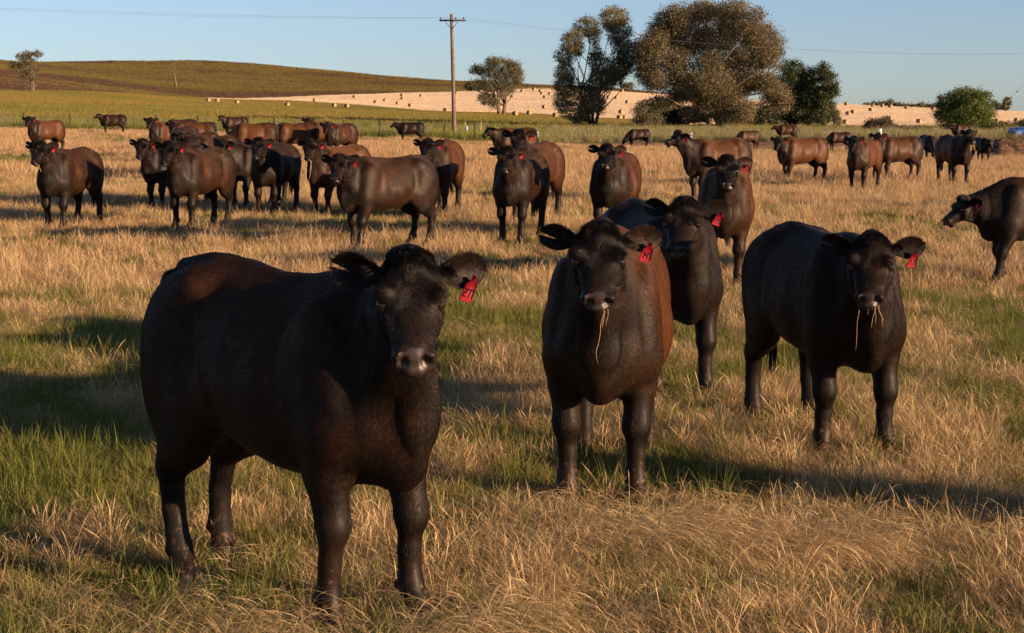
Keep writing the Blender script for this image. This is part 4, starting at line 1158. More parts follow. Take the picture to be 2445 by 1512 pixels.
# ================================================================== TREES
def leaf_material(name, stops, trans=.3, rough=.5):
    m, n, l, b = new_mat(name)
    at = n.new('ShaderNodeAttribute'); at.attribute_name = 'tint'
    r = ramp(n, l, at.outputs['Fac'], stops); c = r.outputs[0]
    l.new(c, b.inputs['Base Color']); b.inputs['Roughness'].default_value = rough; b.inputs['Specular IOR Level'].default_value = .3
    tr = n.new('ShaderNodeBsdfTranslucent'); l.new(c, tr.inputs['Color'])
    mx = n.new('ShaderNodeMixShader'); mx.inputs[0].default_value = trans
    l.new(b.outputs[0], mx.inputs[1]); l.new(tr.outputs[0], mx.inputs[2])
    out = [k for k in n if k.type == 'OUTPUT_MATERIAL'][0]; l.new(mx.outputs[0], out.inputs['Surface'])
    return m
M_leaf_grey = leaf_material('gum_leaves', [(0, (.05, .055, .024)), (.5, (.105, .10, .048)), (1, (.18, .155, .085))])
M_leaf_gum = leaf_material('gum_leaves', [(0, (.07, .07, .028)), (.5, (.15, .13, .055)), (1, (.25, .20, .095))], .35)
M_leaf_rust = leaf_material('rusty_gum_leaves', [(0, (.055, .050, .028)), (.45, (.122, .100, .050)), (.8, (.185, .146, .078)), (1, (.24, .18, .095))])
M_leaf_green = leaf_material('dark_green_leaves', [(0, (.018, .028, .010)), (.5, (.038, .055, .016)), (1, (.075, .095, .025))])
M_leaf_bright = leaf_material('bright_green_leaves', [(0, (.045, .070, .014)), (.5, (.085, .12, .022)), (1, (.14, .17, .04))])
M_leaf_brown = leaf_material('brown_bush_leaves', [(0, (.05, .035, .022)), (.5, (.10, .070, .04)), (1, (.16, .115, .065))])
M_leaf_olive = leaf_material('olive_bush_leaves', [(0, (.045, .05, .015)), (.5, (.09, .09, .025)), (1, (.15, .13, .04))])
M_bark = simple_mat('bark', (.16, .115, .085), .85, .1, .6, 3)
M_barkp = simple_mat('pale_bark', (.36, .26, .19), .8, .15, .5, 2)
def tree(name, label, cat, base_px, base_py, Y, lobes, leaves, leafmat, leaf=.16, trunk_r=.30, stems=1, bark=None, dens=1.0, group=None, seed=1, droop=.5, cluster=.55, twig=True, hollow=.35):
    r = np.random.default_rng(seed)
    if Y is None: bx, by, bz = ray_ground(base_px, base_py, 100)
    else: by = Y; bx = x_at(base_px, by, 0); bz = tz(bx, by)
    s = by/FPX
    def w(px, py, dy=0): return np.array([(px-base_px)*s, dy, (base_py-py)*s])
    root = bpy.data.objects.new(name, None); COL.objects.link(root); root.location = (bx, by, bz-.05)
    tag(root, label, cat, group)
    ctr = np.mean([w(a, b) for a, b, *_ in lobes], 0); wid = (max(l_[0]+l_[2] for l_ in lobes)-min(l_[0]-l_[2] for l_ in lobes))*s
    C = []; 
    for L_ in lobes:
        a, b, rx, rz = L_[:4]
        c = w(a, b); off = abs(a-base_px)*s/(wid*.5+1e-3)
        room = wid*.38*math.sqrt(max(0.05, 1-min(1, off)**2))
        for side in ((L_[4],) if len(L_) > 4 else (r.uniform(-.9, -.15), r.uniform(.15, .9))):
            C.append((c+np.array([0, side*room, 0]), rx*s, rz*s))
    vol = np.array([a*b for _, a, b in C]); vol = vol**.85; vol = vol/vol.sum()
    V = []; tint = []
    ncl = int(leaves*dens/26)
    pick = r.choice(len(C), ncl, p=vol)
    cc = []
    for k in pick:
        c, rx, rz = C[k]
        v = r.normal(0, 1, 3); v /= np.linalg.norm(v); rad = (hollow+(1-hollow)*r.random())**.6
        cc.append(c+v*rad*np.array([rx, rx, rz]))
    cc = np.array(cc); ctint = r.uniform(0, 1, ncl)*.5
    n_ = ncl*26; ci = np.repeat(np.arange(ncl), 26)
    csz = cluster*r.uniform(.5, 1.3, ncl)
    p = cc[ci]+r.normal(0, .45, (n_, 3))*csz[ci][:, None]*np.array([1, 1, .75])
    d = r.normal(0, 1, (n_, 3)); d[:, 2] -= droop*2; d /= np.linalg.norm(d, axis=1)[:, None]
    wv = np.cross(d, r.normal(0, 1, (n_, 3))); wv /= np.linalg.norm(wv, axis=1)[:, None]+1e-6
    L_ = leaf*r.uniform(.6, 1.4, n_); W_ = L_*r.uniform(.30, .5, n_)
    q0 = p-d*(L_/2)[:, None]; q2 = p+d*(L_/2)[:, None]; q1 = p+wv*(W_/2)[:, None]; q3 = p-wv*(W_/2)[:, None]
    V = np.stack([q0, q1, q2, q3], 1).reshape(-1, 3); Q = np.arange(n_*4).reshape(-1, 4)
    me = mesh_arrays('crown', V, quads=Q, smooth=False)
    set_attr(me, 'tint', np.repeat(np.clip(ctint[ci]+r.uniform(0, .5, n_), 0, 1), 4))
    cr = link('crown', me, leafmat, root); cr['kind'] = 'stuff'
    # trunk and limbs
    mb = MB()
    hcrown = ctr[2]
    forks = []
    for st in range(stems):
        a = (st-(stems-1)/2)*.8+r.normal(0, .15)
        top = np.array([ctr[0]*.7+a*wid*.16, r.normal(0, .1)*wid, hcrown*(.85 if stems > 1 else .7)])
        pts = [np.array([a*trunk_r*1.2, 0, -.3])]
        for t in (.15, .35, .6, .8, 1): pts.append(pts[0]*(1-t)+top*t+np.array([r.normal(0, .04)*wid*.3, r.normal(0, .03)*wid*.3, 0])*(t > .2))
        rr = [trunk_r*k*(1 if stems == 1 else .75) for k in (1.35, 1.05, .9, .72, .5, .3)]
        mb.tube(pts, rr, 9); forks.append(pts)
    for k, (c, rx, rz) in enumerate(C):
        pt = forks[k % stems]; s0 = pt[2+int(r.integers(0, 3))] if c[2] > pt[3][2] else pt[1+int(r.integers(0, 2))]
        mid = s0*.5+c*.5+np.array([r.normal(0, .06)*wid, r.normal(0, .06)*wid, -.03*wid*r.random()])
        L0 = np.linalg.norm(c-s0)
        mb.tube([s0, s0*.6+mid*.4+r.normal(0, .02, 3)*L0, mid, mid*.4+c*.6+r.normal(0, .03, 3)*L0, c], [trunk_r*.34, trunk_r*.28, trunk_r*.2, trunk_r*.13, trunk_r*.07], 6)
        if twig:
            own = cc[pick == k]
            for q in own[:5]:
                mb.tube([mid*.35+c*.65, c*.5+q*.5+r.normal(0, .05, 3)*L0, q], [trunk_r*.10, trunk_r*.06, trunk_r*.02], 4, False)
    link('trunk', mb.mesh('trunk'), bark or M_bark, root)
    return root
tree('gum_tree', 'tall open-crowned gum tree with several stems left of the big rusty tree', 'tree', 1418, 304, 190,
     [(1462, 49, 36, 30), (1476, 80, 32, 36), (1480, 115, 26, 26), (1400, 70, 30, 24), (1366, 103, 26, 30), (1348, 138, 24, 30), (1376, 122, 16, 20), (1476, 162, 42, 32), (1456, 187, 36, 26), (1492, 146, 24, 26), (1349, 180, 24, 22),
      (1348, 205, 28, 30), (1344, 238, 24, 32), (1364, 264, 30, 24), (1394, 226, 30, 30), (1424, 150, 22, 34), (1430, 200, 30, 30), (1418, 95, 14, 26), (1384, 284, 24, 12), (1425, 252, 22, 24), (1400, 262, 22, 22)], 80000, M_leaf_gum, .17, .24, stems=3, seed=5, cluster=.5, bark=M_bark, hollow=.3)
tree('gum_tree', 'huge broad gum tree with rusty brown foliage in the centre right', 'tree', 1700, 308, 186,
     [(1616, 48, 42, 34), (1676, 36, 46, 27), (1733, 36, 42, 27), (1770, 62, 38, 36), (1585, 76, 42, 38), (1555, 118, 42, 40), (1530, 130, 24, 30), (1542, 172, 30, 38), (1647, 99, 55, 46), (1724, 92, 56, 46), (1801, 97, 44, 38), (1836, 118, 26, 32),
      (1816, 147, 38, 28), (1770, 150, 46, 36), (1610, 158, 40, 36), (1693, 160, 44, 34), (1567, 199, 30, 26), (1770, 200, 44, 30), (1816, 199, 32, 26), (1847, 224, 34, 24), (1858, 246, 22, 22), (1724, 234, 40, 26), (1660, 228, 28, 18),
      (1758, 264, 34, 28), (1700, 266, 40, 28), (1733, 286, 34, 18), (1690, 205, 50, 30), (1630, 200, 36, 26), (1700, 240, 44, 26), (1750, 215, 44, 30), (1620, 232, 26, 18), (1655, 275, 30, 22)], 262000, M_leaf_rust, .18, .45, stems=1, seed=7, cluster=.75, bark=M_barkp, hollow=.15)
tree('shrubby_tree', 'low grey-green tree under the left side of the huge gum tree', 'tree', 1556, 303, 183,
     [(1539, 262, 28, 26), (1553, 282, 32, 18), (1574, 246, 20, 20), (1532, 284, 20, 12)], 13000, M_leaf_grey, .17, .2, stems=2, seed=9)
tree('shrubby_tree', 'dark green undergrowth tree beneath the huge gum tree', 'tree', 1636, 306, 192,
     [(1600, 266, 36, 28), (1640, 282, 40, 20), (1670, 290, 26, 15), (1610, 288, 34, 14)], 17000, M_leaf_green, .17, .2, stems=2, seed=10)
tree('green_tree', 'dark green tree with twin tops right behind the huge gum tree', 'tree', 1895, 307, 205,
     [(1885, 172, 26, 26), (1905, 197, 36, 28), (1863, 205, 24, 30), (1929, 187, 20, 24), (1893, 234, 46, 30), (1935, 236, 36, 34), (1905, 274, 50, 28), (1830, 272, 38, 28), (1797, 288, 26, 18), (1868, 250, 34, 32)], 46000, M_leaf_green, .22, .35, stems=2, seed=11, cluster=.7)
tree('green_tree', 'narrow dark green tree with a leaning top at the right end of the clump', 'tree', 1968, 307, 202,
     [(1962, 172, 14, 20), (1973, 198, 21, 26), (1985, 222, 13, 14), (1958, 232, 26, 26), (1968, 268, 32, 32), (1950, 285, 30, 22)], 20000, M_leaf_green, .21, .25, stems=1, seed=12)
tree('sapling', 'thin grey sapling at the foot of the narrow dark green tree', 'tree', 1999, 305, 185, [(1995, 268, 9, 14), (2000, 285, 10, 12)], 1500, M_leaf_grey, .16, .06, seed=14, cluster=.35)
tree('gum_tree', 'lone rounded gum tree at the edge of the stubble, right of the power pole', 'tree', 1198, 275, None,
     [(1177, 149, 18, 11), (1202, 157, 24, 15), (1230, 162, 16, 15), (1140, 170, 17, 11), (1166, 172, 23, 17), (1202, 184, 26, 18), (1234, 186, 14, 20), (1138, 205, 24, 12), (1168, 205, 22, 16), (1211, 213, 20, 12), (1158, 235, 15, 14), (1177, 246, 12, 11), (1121, 209, 8, 8)],
     26000, M_leaf_grey, .42, .75, stems=2, seed=15, cluster=1.35)
tree('bushy_tree', 'bright green bushy tree on the verge at the right', 'tree', 2303, 319, 172,
     [(2299, 238, 28, 24), (2330, 236, 22, 18), (2272, 242, 20, 20), (2259, 268, 24, 26), (2305, 268, 40, 30), (2343, 266, 26, 26), (2268, 294, 28, 22), (2309, 300, 34, 17), (2345, 290, 24, 22)], 42000, M_leaf_bright, .17, .22, stems=3, seed=16, cluster=.55, droop=-.1)
tree('hill_tree', 'lone dark tree on the lower slope of the hill at the far left', 'tree', 78, 220, None,
     [(72, 131, 20, 6), (94, 131, 9, 8), (60, 138, 11, 8), (40, 158, 15, 7), (70, 149, 15, 11), (65, 170, 13, 11), (82, 172, 7, 9), (79, 190, 6, 7), (60, 187, 8, 6)], 9000, M_leaf_grey, .35, .5, stems=2, seed=17, cluster=1.0)
# distant trees beyond the stubble
k_ = 0
for (bx_, w_, h_) in ((2068, 10, 5), (2084, 11, 8), (2100, 13, 11), (2122, 14, 17), (2142, 14, 12), (2160, 12, 9), (2180, 12, 8), (2200, 14, 13), (2218, 12, 10), (2236, 10, 8)):
    yb_ = 262+(bx_-2068)*.02
    where = ['leftmost, shortest', 'second from the left', 'third from the left', 'tallest, rounded', 'just right of the tallest', 'in the middle dip, left one', 'in the middle dip, right one', 'high one near the right end', 'second from the right end', 'rightmost, against the bushy tree'][k_]
    tree('distant_tree', 'distant dark tree behind the right stubble rise, '+where, 'tree', bx_, yb_, 720, [(bx_, yb_-h_*.7, w_*.9, h_*.45), (bx_-w_*.4, yb_-h_*.4, w_*.6, h_*.4)], 1000, M_leaf_grey, .8, .5, group='distant trees behind the stubble rise', seed=30+k_, cluster=1.3, twig=False); k_ += 1
tree('distant_tree', 'distant tree with a gap in its crown right of the bushy green tree', 'tree', 2403, 268, 700, [(2405, 238, 9, 5), (2397, 246, 7, 6), (2410, 248, 5, 8), (2400, 258, 8, 7)], 1800, M_leaf_grey, .6, .6, seed=41, cluster=1.0)
tree('distant_tree', 'low distant tree beside the gap-crowned tree', 'tree', 2378, 268, 700, [(2376, 251, 9, 8), (2386, 258, 8, 7)], 1500, M_leaf_grey, .6, .5, seed=42, cluster=1.0)
tree('distant_tree', 'small distant tree poking out left of the bushy green tree', 'tree', 2246, 268, 640, [(2245, 242, 7, 8), (2249, 254, 7, 7)], 1200, M_leaf_grey, .5, .4, seed=43, cluster=.9)
tree('distant_tree', 'faint distant tree seen between the two gum trees', 'tree', 1492, 221, 840, [(1488, 203, 12, 9), (1504, 206, 10, 9)], 1500, M_leaf_grey, .7, .6, seed=44, cluster=1.2)
# bushes
def bush(label, px, py, Y, lobes, mat, n_=6000, seed=1, leaf=.14): return tree('bush', label, 'bush', px, py, Y, lobes, n_, mat, leaf, .06, stems=3, group=None, seed=seed, cluster=.4, droop=-.3)
bush('feathery brown bush behind the white sign', 2104, 306, 168, [(2100, 290, 34, 13), (2112, 277, 13, 8), (2085, 284, 18, 9)], M_leaf_brown, 9000, 51)
bush('low brown bush right of the feathery brown bush', 2146, 309, 165, [(2142, 300, 26, 9), (2125, 296, 14, 8)], M_leaf_brown, 5000, 52)
bush('low olive bush left of the bushy green tree', 2214, 314, 165, [(2214, 307, 30, 8), (2195, 305, 16, 7)], M_leaf_olive, 5000, 53)
bush('olive bush right of the bushy green tree', 2374, 316, 165, [(2372, 304, 26, 12)], M_leaf_olive, 5000, 54)
bush('olive bush between two others near the right edge', 2405, 316, 168, [(2404, 304, 20, 12)], M_leaf_olive, 4500, 55)
bush('dark olive bush at the right edge of the picture', 2440, 316, 172, [(2440, 302, 24, 13), (2452, 298, 16, 12)], M_leaf_green, 5000, 56)
# dead tree on the hill
def dead_tree():
    bx, by, bz = ray_ground(419, 208, 200)
    s = by/FPX; root = bpy.data.objects.new('dead_tree', None); COL.objects.link(root); root.location = (bx, by, bz-.1)
    tag(root, 'bare dead tree with forked branches on the hillside', 'tree')
    def w(px, py, dy=0): return ((px-419)*s, dy, (208-py)*s)
    mb = MB(); mb.tube([w(421, 209), w(419, 195), w(417, 182), w(415, 174)], [.75, .55, .48, .42], 9); link('trunk', mb.mesh('trunk'), M_bark, root)
    for pts, rr in (([w(416, 176), w(418, 165), w(423, 156), w(425, 147)], .25), ([w(416, 176), w(414, 166), w(411, 155), w(408, 146)], .22), ([w(415, 175), w(409, 170), w(403, 166), w(397, 162)], .20),
                    ([w(418, 165), w(420, 158), w(419, 152)], .12), ([w(414, 166), w(416, 158), w(415, 150)], .12), ([w(409, 170), w(405, 164), w(404, 160)], .10), ([w(423, 156), w(427, 152), w(429, 148)], .08)):
        mb = MB(); mb.tube(pts, [rr*(1-.75*k/(len(pts)-1)) for k in range(len(pts))], 6); link('branch', mb.mesh('branch'), M_bark, root)
dead_tree()
M_log = simple_mat('rotting_wood', (.06, .04, .03), .9, .1, .5, 2)
for (px, py, n_, sp, lb) in ((169, 151, 26, 4.2, 'larger dark pile of old branches near the hill crest at the left'), (266, 149.5, 14, 2.6, 'smaller dark pile of branches on the hill crest'), (491, 151, 16, 5.0, 'long low heap of branches on the right shoulder of the hill')):
    bx, by, bz = ray_ground(px, py, 300); mb = MB(); r = random.Random(int(px))
    for k in range(n_):
        a = r.uniform(-1, 1)*sp; h = (1-abs(a)/sp)*1.1+.1
        mb.tube([(a-1.2*r.random(), r.uniform(-1, 1), h*r.random()), (a+1.4*r.random(), r.uniform(-1, 1), h*r.random()+.2)], [.22, .12], 5)
    tag(link('branch_pile', mb.mesh('branch_pile'), M_log, None, (bx, by, bz-.1)), lb, 'branch pile', 'piles of branches on the hill')
print('trees', time.time()-T0)

# ================================================================== HAY BALES
M_bale = simple_mat('bale_wrap', (.22, .15, .10), .8, .15, .35, 6)
M_baleend = simple_mat('bale_straw', (.36, .25, .15), .9, .1, .4, 14)
def bale_meshes():
    mb = MB(); n = 24; R = .66; W = .62
    prof = [(-W, R*.94), (-W*.93, R), (-W*.5, R*1.005), (0, R*.99), (W*.5, R*1.005), (W*.93, R), (W, R*.94)]
    vs = [(x, rr*math.cos(2*math.pi*k/n), R+rr*math.sin(2*math.pi*k/n)*.97) for x, rr in prof for k in range(n)]
    mb.add(vs, [(a*n+k, (a+1)*n+k, (a+1)*n+(k+1) % n, a*n+(k+1) % n) for a in range(len(prof)-1) for k in range(n)])
    side = mb.mesh('bale_side'); side.materials.append(M_bale)
    mb = MB()
    for sx in (-1, 1):
        rings = []
        for j, (rr, dx) in enumerate(((R*.94, 0), (R*.75, .012), (R*.7, .0), (R*.45, .014), (R*.4, .002), (R*.12, .015))):
            rings.append([(sx*(W+dx), rr*math.cos(2*math.pi*k/n), R+rr*math.sin(2*math.pi*k/n)*.97) for k in range(n)])
        vs = [p for g in rings for p in g]; q = [(a*n+k, a*n+(k+1) % n, (a+1)*n+(k+1) % n, (a+1)*n+k) for a in range(5) for k in range(n)]
        c = len(vs); vs.append((sx*(W+.01), 0, R)); mb.add(vs, q, [(5*n+k, 5*n+(k+1) % n, c) for k in range(n)])
    end = mb.mesh('bale_end'); end.materials.append(M_baleend)
    return side, end
BS, BE = bale_meshes()
BALES = [(498, 244, 'leftmost bale, lying at the tip of the stubble'), (519, 244, 'second bale from the left tip of the stubble'), (566, 248, 'bale half sunk in the green crop edge near the left tip'), (686, 254.4, 'lone bale on the lower stubble edge above the left group of cattle'),
 (752, 243.8, 'bale on the upper part of the narrow stubble, right of the left tip'), (798, 255.9, 'left one of a close low pair left of the pole'), (828, 257.3, 'right one of a close low pair left of the pole'), (846, 234.4, 'bale touching the hill edge left of the pole'),
 (897, 247.7, 'lower left of a stepped pair in the stubble left of the pole'), (919.5, 242.4, 'upper right of a stepped pair in the stubble left of the pole'), (950, 250.6, 'bale low in the stubble, second row left of the pole'), (960, 230.8, 'upper of two seen one above the other left of the pole'),
 (960.5, 238.5, 'lower of two seen one above the other left of the pole'), (980, 255.9, 'lowest bale of the scattered ones left of the pole'), (1006, 232, 'bale high on the stubble, last before the pole on the hill edge'), (1064, 266.9, 'bale just left of the power pole near the crop edge'),
 (1090, 225.1, 'bale just right of the power pole at the hill edge'), (1223, 233.3, 'bale peeping out at the right side of the lone gum tree'), (1247, 220.4, 'bale at the hill edge right of the lone gum tree'), (1274.5, 216.1, 'topmost bale on the crest right of the lone gum tree'),
 (1290, 220.4, 'upper of three bales stepping down from the crest'), (1294, 226.2, 'middle of three bales stepping down from the crest'), (1313, 227.5, 'bale at the left edge of the open-crowned gum tree, high up'), (1300, 235.4, 'lowest of three bales stepping down from the crest'),
 (1299.5, 260, 'single bale halfway down between the lone gum and the open-crowned gum'), (1230, 276.6, 'bale at the crop edge right under the lone gum tree'), (1263.5, 274.4, 'bale at the crop edge, right of the lone gum tree'), (1326, 280, 'bale half hidden behind the low leaves of the open-crowned gum'),
 (1435, 234.3, 'first of three bales in a row right of the gum trunk'), (1452.5, 235, 'second of three bales in a row right of the gum trunk'), (1472, 237.1, 'third of three bales in a row right of the gum trunk'), (1497.5, 247.6, 'bale below the row of three, beside the huge gum'),
 (1483, 272.3, 'sunlit bale low in the gap between the two gum trees'), (1479.5, 285.8, 'left of two dark bales between the gum trees'), (1489, 285.8, 'right of two dark bales between the gum trees'), (1485, 220.4, 'bale on the skyline between the two gum trees'),
 (1555, 240.8, 'bale glimpsed under the left side of the huge gum'), (2020.5, 252.1, 'bale on the skyline right of the narrow dark tree'), (2083.5, 255.3, 'first from the left of the crest bales before the distant trees'), (2106, 256.1, 'second from the left of the crest bales before the distant trees'),
 (2126, 257.8, 'third from the left of the crest bales before the distant trees'), (2163, 260.9, 'fourth from the left of the crest bales before the distant trees'), (2228, 263, 'crest bale at the left edge of the bushy green tree'), (2079, 266.4, 'single bale just below the crest row at the right'),
 (2024.5, 275.6, 'lower left of a close pair on the right-hand stubble'), (2036.5, 271.8, 'upper right of a close pair on the right-hand stubble'), (2019, 297.2, 'big dark bale at the verge right of the narrow dark tree'), (1999, 287.5, 'bale tucked behind the thin sapling'),
 (2123, 288.8, 'bale peeping over the feathery brown bush'), (2194, 295.1, 'nearest bale standing in the open right-hand stubble'), (2236, 280.8, 'bale half behind the left leaves of the bushy green tree'), (2380, 295.5, 'left one of a touching pair near the right edge'), (2391, 299.5, 'right one of a touching pair near the right edge'), (2427, 292.3, 'last bale near the right edge of the picture')]
for k, (px, py, lb) in enumerate(BALES):
    bx, by, bz = ray_ground(px, py, 240, 1000)
    r = random.Random(k*3+1)
    root = bpy.data.objects.new('straw_bale', None); COL.objects.link(root)
    root.location = (bx, by, tz(bx, by)-.04); root.rotation_euler = (0, 0, math.radians(-38+r.uniform(-14, 14))); s_ = r.uniform(.96, 1.06); root.scale = (s_,)*3
    tag(root, 'round straw '+lb if lb.startswith('bale') else 'round straw bale, '+lb, 'straw bale', 'round straw bales on the stubble')
    for nm, me in (('bale_side', BS), ('bale_end', BE)):
        o = bpy.data.objects.new(nm, me); o.parent = root; COL.objects.link(o)

# ================================================================== POWER POLE, WIRES, FENCE, SIGNS
M_pole = simple_mat('weathered_pole', (.17, .125, .10), .85, .15, .45, 5)
M_arm = simple_mat('dark_timber', (.035, .028, .025), .7, .2, .3, 5)
M_ins = simple_mat('insulator', (.02, .015, .014), .2, .5)
M_wire = simple_mat('wire', (.06, .06, .065), .5, .4)
def power_pole(px, Y, top, label):
    X = x_at(px, Y, 0); z0 = tz(X, Y)
    root = bpy.data.objects.new('power_pole', None); COL.objects.link(root); root.location = (X, Y, z0)
    tag(root, label, 'power pole')
    H = top; r = random.Random(5)
    mb = MB(); pts = []; rr = []
    for k in range(15):
        t = k/14; pts.append((.10*math.sin(t*4)*.35-.10*t+.12*(1-t)**6, 0, -.4+(H+.4)*t)); rr.append(.165-.045*t+r.uniform(-.008, .01))
    mb.tube(pts, rr, 12); link('pole', mb.mesh('pole'), M_pole, root)
    zc = H-.50; mb = MB(); mb.box((-.03, -.16, zc), (1.03, .055, .065)); link('crossarm', mb.mesh('crossarm', False), M_arm, root)
    for sx in (-1, 1):
        mb = MB(); mb.tube([(-.1+sx*.52, -.18, zc-.06), (-.1+sx*.02, -.16, zc-.66)], .022, 5); link('brace', mb.mesh('brace'), M_arm, root)
    tips = []
    for dx in (-.96, .22, .82):
        mb = MB(); mb.tube([(dx, -.16, zc+.06), (dx, -.16, zc+.12), (dx, -.16, zc+.14), (dx, -.16, zc+.19), (dx, -.16, zc+.21), (dx, -.16, zc+.25)], [.015, .02, .07, .07, .045, .03], 10)
        mb.tube([(dx, -.16, zc-.14), (dx, -.16, zc-.06)], .012, 5); link('insulator', mb.mesh('insulator'), M_ins, root)
        tips.append(Vector((X+dx, Y-.16, z0+zc+.2)))
    return tips
tipsA = power_pole(1083, 129, 9.55, 'weathered timber power pole with a crossarm and three insulators')
tipsB = power_pole(2512, 192, 9.1, 'timber power pole just beyond the right edge holding the wires')
tipsC = power_pole(-1150, 108, 9.9, 'timber power pole beyond the left edge holding the wires')
def wire(a, b, sag, label, rad=.0038):
    mb = MB(); pts = [a*(1-t)+b*t-Vector((0, 0, 4*sag*t*(1-t))) for t in [k/24 for k in range(25)]]
    mb.tube(pts, rad, 4, False); o = link('power_line', mb.mesh('power_line'), M_wire); tag(o, label, 'power line', 'power lines between the poles')
for k, nm in enumerate(('left', 'middle', 'right')):
    wire(tipsA[k], tipsB[k], 1.05+.05*k, 'thin power line running right from the %s insulator of the pole' % nm)
    wire(tipsC[k], tipsA[k], .55+.12*k, 'thin power line running left from the %s insulator of the pole' % nm)
pB = Vector((x_at(2512, 192, 0), 192, 0)); 
mb = MB(); g0 = Vector((pB.x-.1, 192, tz(pB.x, 192)+8.3)); g1 = Vector((pB.x-9.0, 191, tz(pB.x-9, 191)))
mb.tube([g0, g1], .012, 5); gw = link('guy_wire', mb.mesh('guy_wire'), M_wire); tag(gw, 'slanting guy wire with a small insulator at the upper right edge', 'guy wire')
mb = MB(); gi_ = g0*.52+g1*.48; dd = (g1-g0).normalized(); mb.tube([gi_-dd*.13, gi_-dd*.1, gi_+dd*.1, gi_+dd*.13], [.02, .075, .075, .02], 8); link('insulator', mb.mesh('insulator'), M_ins, gw)
# fence
M_post = simple_mat('steel_post', (.045, .032, .028), .7, .3, .4, 10)
def fence(label, posts, nw, hh, rad=.045):
    root = bpy.data.objects.new('wire_fence', None); COL.objects.link(root); tag(root, label, 'fence')
    P_ = []
    for (px, h) in posts:
        Y = float(np.interp(px, 1222.5+FPX*ACOL*(DT+30)/DT, DT))+.5; X = x_at(px, Y, 0); z = tz(X, Y); P_.append((X, Y, z, h))
    root.location = P_[0][:3]; o0 = Vector(P_[0][:3])
    for (X, Y, z, h) in P_:
        mb = MB(); b_ = Vector((X, Y, z))-o0; h = h*1.15; mb.box(b_+Vector((0, 0, h/2-.1)), (rad, rad*.5, h/2+.1)); mb.box(b_+Vector((0, -rad*.7, h/2-.1)), (rad*.3, rad*.5, h/2+.08)); link('post', mb.mesh('post', False), M_post, root)
    for k in range(nw):
        mb = MB(); f = (k+1)/(nw+.3)
        mb.tube([Vector((X, Y-.03, z+h*f*.96+.02))-o0 for X, Y, z, h in P_], .006, 4, False); link('strand', mb.mesh('strand'), M_wire, root)
fence('long wire fence on steel posts along the green verge at the left', [(-60, 1.15), (58, 1.10), (168, 1.08), (272, 1.1), (375, 1.1), (473, 1.1), (562, 1.05), (655, 1.08), (740, 1.05), (822, 1.05), (907, 1.05), (984, 1.05), (1062, 1.0), (1134, 1.0)], 4, 1.1)
fence('short run of low posts on the bank behind the right-hand cattle', [(1990, .42), (2049.6, .42), (2135, .46), (2247, .38), (2340, .4)], 2, .4, .04)
M_white = simple_mat('white_paint', (.78, .78, .76), .4, .4, .08, 6)
M_black = simple_mat('black_print', (.02, .02, .022), .5, .3)
M_bluegrey = simple_mat('blue_plastic', (.06, .16, .30), .4, .4)
def marker(px, py, Y, h, w, label):
    X = x_at(px, Y, 0); z = tz(X, Y); root = bpy.data.objects.new('marker_post', None); COL.objects.link(root); root.location = (X, Y, z)
    tag(root, label, 'marker post', 'white marker posts along the track')
    mb = MB(); mb.box((0, 0, h*.5), (w, .02, h*.5)); mb.box((w*.9, -.02, h*.5), (w*.12, .02, h*.5)); link('post', mb.mesh('post', False), M_white, root)
    mb = MB(); mb.box((0, -.024, h*.72), (w*.8, .004, h*.06)); link('reflector', mb.mesh('reflector', False), M_bluegrey, root)
marker(1284, 315, 124, .80, .06, 'slim white marker post beyond the middle pair of cows')
marker(1651, 322, 125.5, .80, .06, 'slim white marker post in front of the huge gum tree')
X = x_at(2101.5, 127, 0); z = tz(X, 127)
root = bpy.data.objects.new('sign', None); COL.objects.link(root); root.location = (X, 127, z); tag(root, 'small white upright sign with a dark emblem on the right verge', 'sign')
mb = MB(); mb.box((0, 0, .62), (.105, .012, .27)); link('panel', mb.mesh('panel', False), M_white, root)
mb = MB(); mb.box((0, .035, .45), (.03, .02, .45)); link('post', mb.mesh('post', False), M_post, root)
mb = MB(); mb.box((.012, -.0145, .60), (.038, .0015, .075)); mb.box((.012, -.0145, .71), (.022, .0015, .028)); mb.box((-.025, -.0145, .50), (.02, .0015, .02)); mb.box((.04, -.0145, .50), (.02, .0015, .025)); link('emblem', mb.mesh('emblem', False), M_black, root)
mb = MB(); mb.box((-.15, .02, .72), (.045, .05, .12)); link('box', mb.mesh('box', False), M_bluegrey, root)
for px, lb in ((1114, 'left'), (1169, 'right')):
    X = x_at(px, 132, 0); mb = MB(); n = 12
    for k in range(n):
        a = 2*math.pi*k/n; mb.add([(.13*math.cos(a), .13*math.sin(a), 0), (.13*math.cos(a+2*math.pi/n), .13*math.sin(a+2*math.pi/n), 0), (.12*math.cos(a+2*math.pi/n), .12*math.sin(a+2*math.pi/n), .85), (.12*math.cos(a), .12*math.sin(a), .85)], [(0, 1, 2, 3)])
    tag(link('tree_guard', mb.mesh('tree_guard'), simple_mat('pale_blue_plastic', (.28, .36, .45), .4, .4), None, (X, 132, tz(X, 132))), '%s of two pale blue plastic tree guards right of the power pole' % lb, 'tree guard', 'tree guards in the verge')
for px, lb in ((1110, 'left'), (1148, 'right')):
    X = x_at(px, 134, 0); mb = MB(); mb.tube([(0, 0, -.1), (.02, 0, 1.25)], .03, 6)
    tag(link('stake', mb.mesh('stake'), simple_mat('pale_timber', (.42, .36, .22), .8, .2), None, (X, 134, tz(X, 134))), '%s of two pale wooden stakes right of the power pole' % lb, 'stake', 'wooden stakes in the verge')

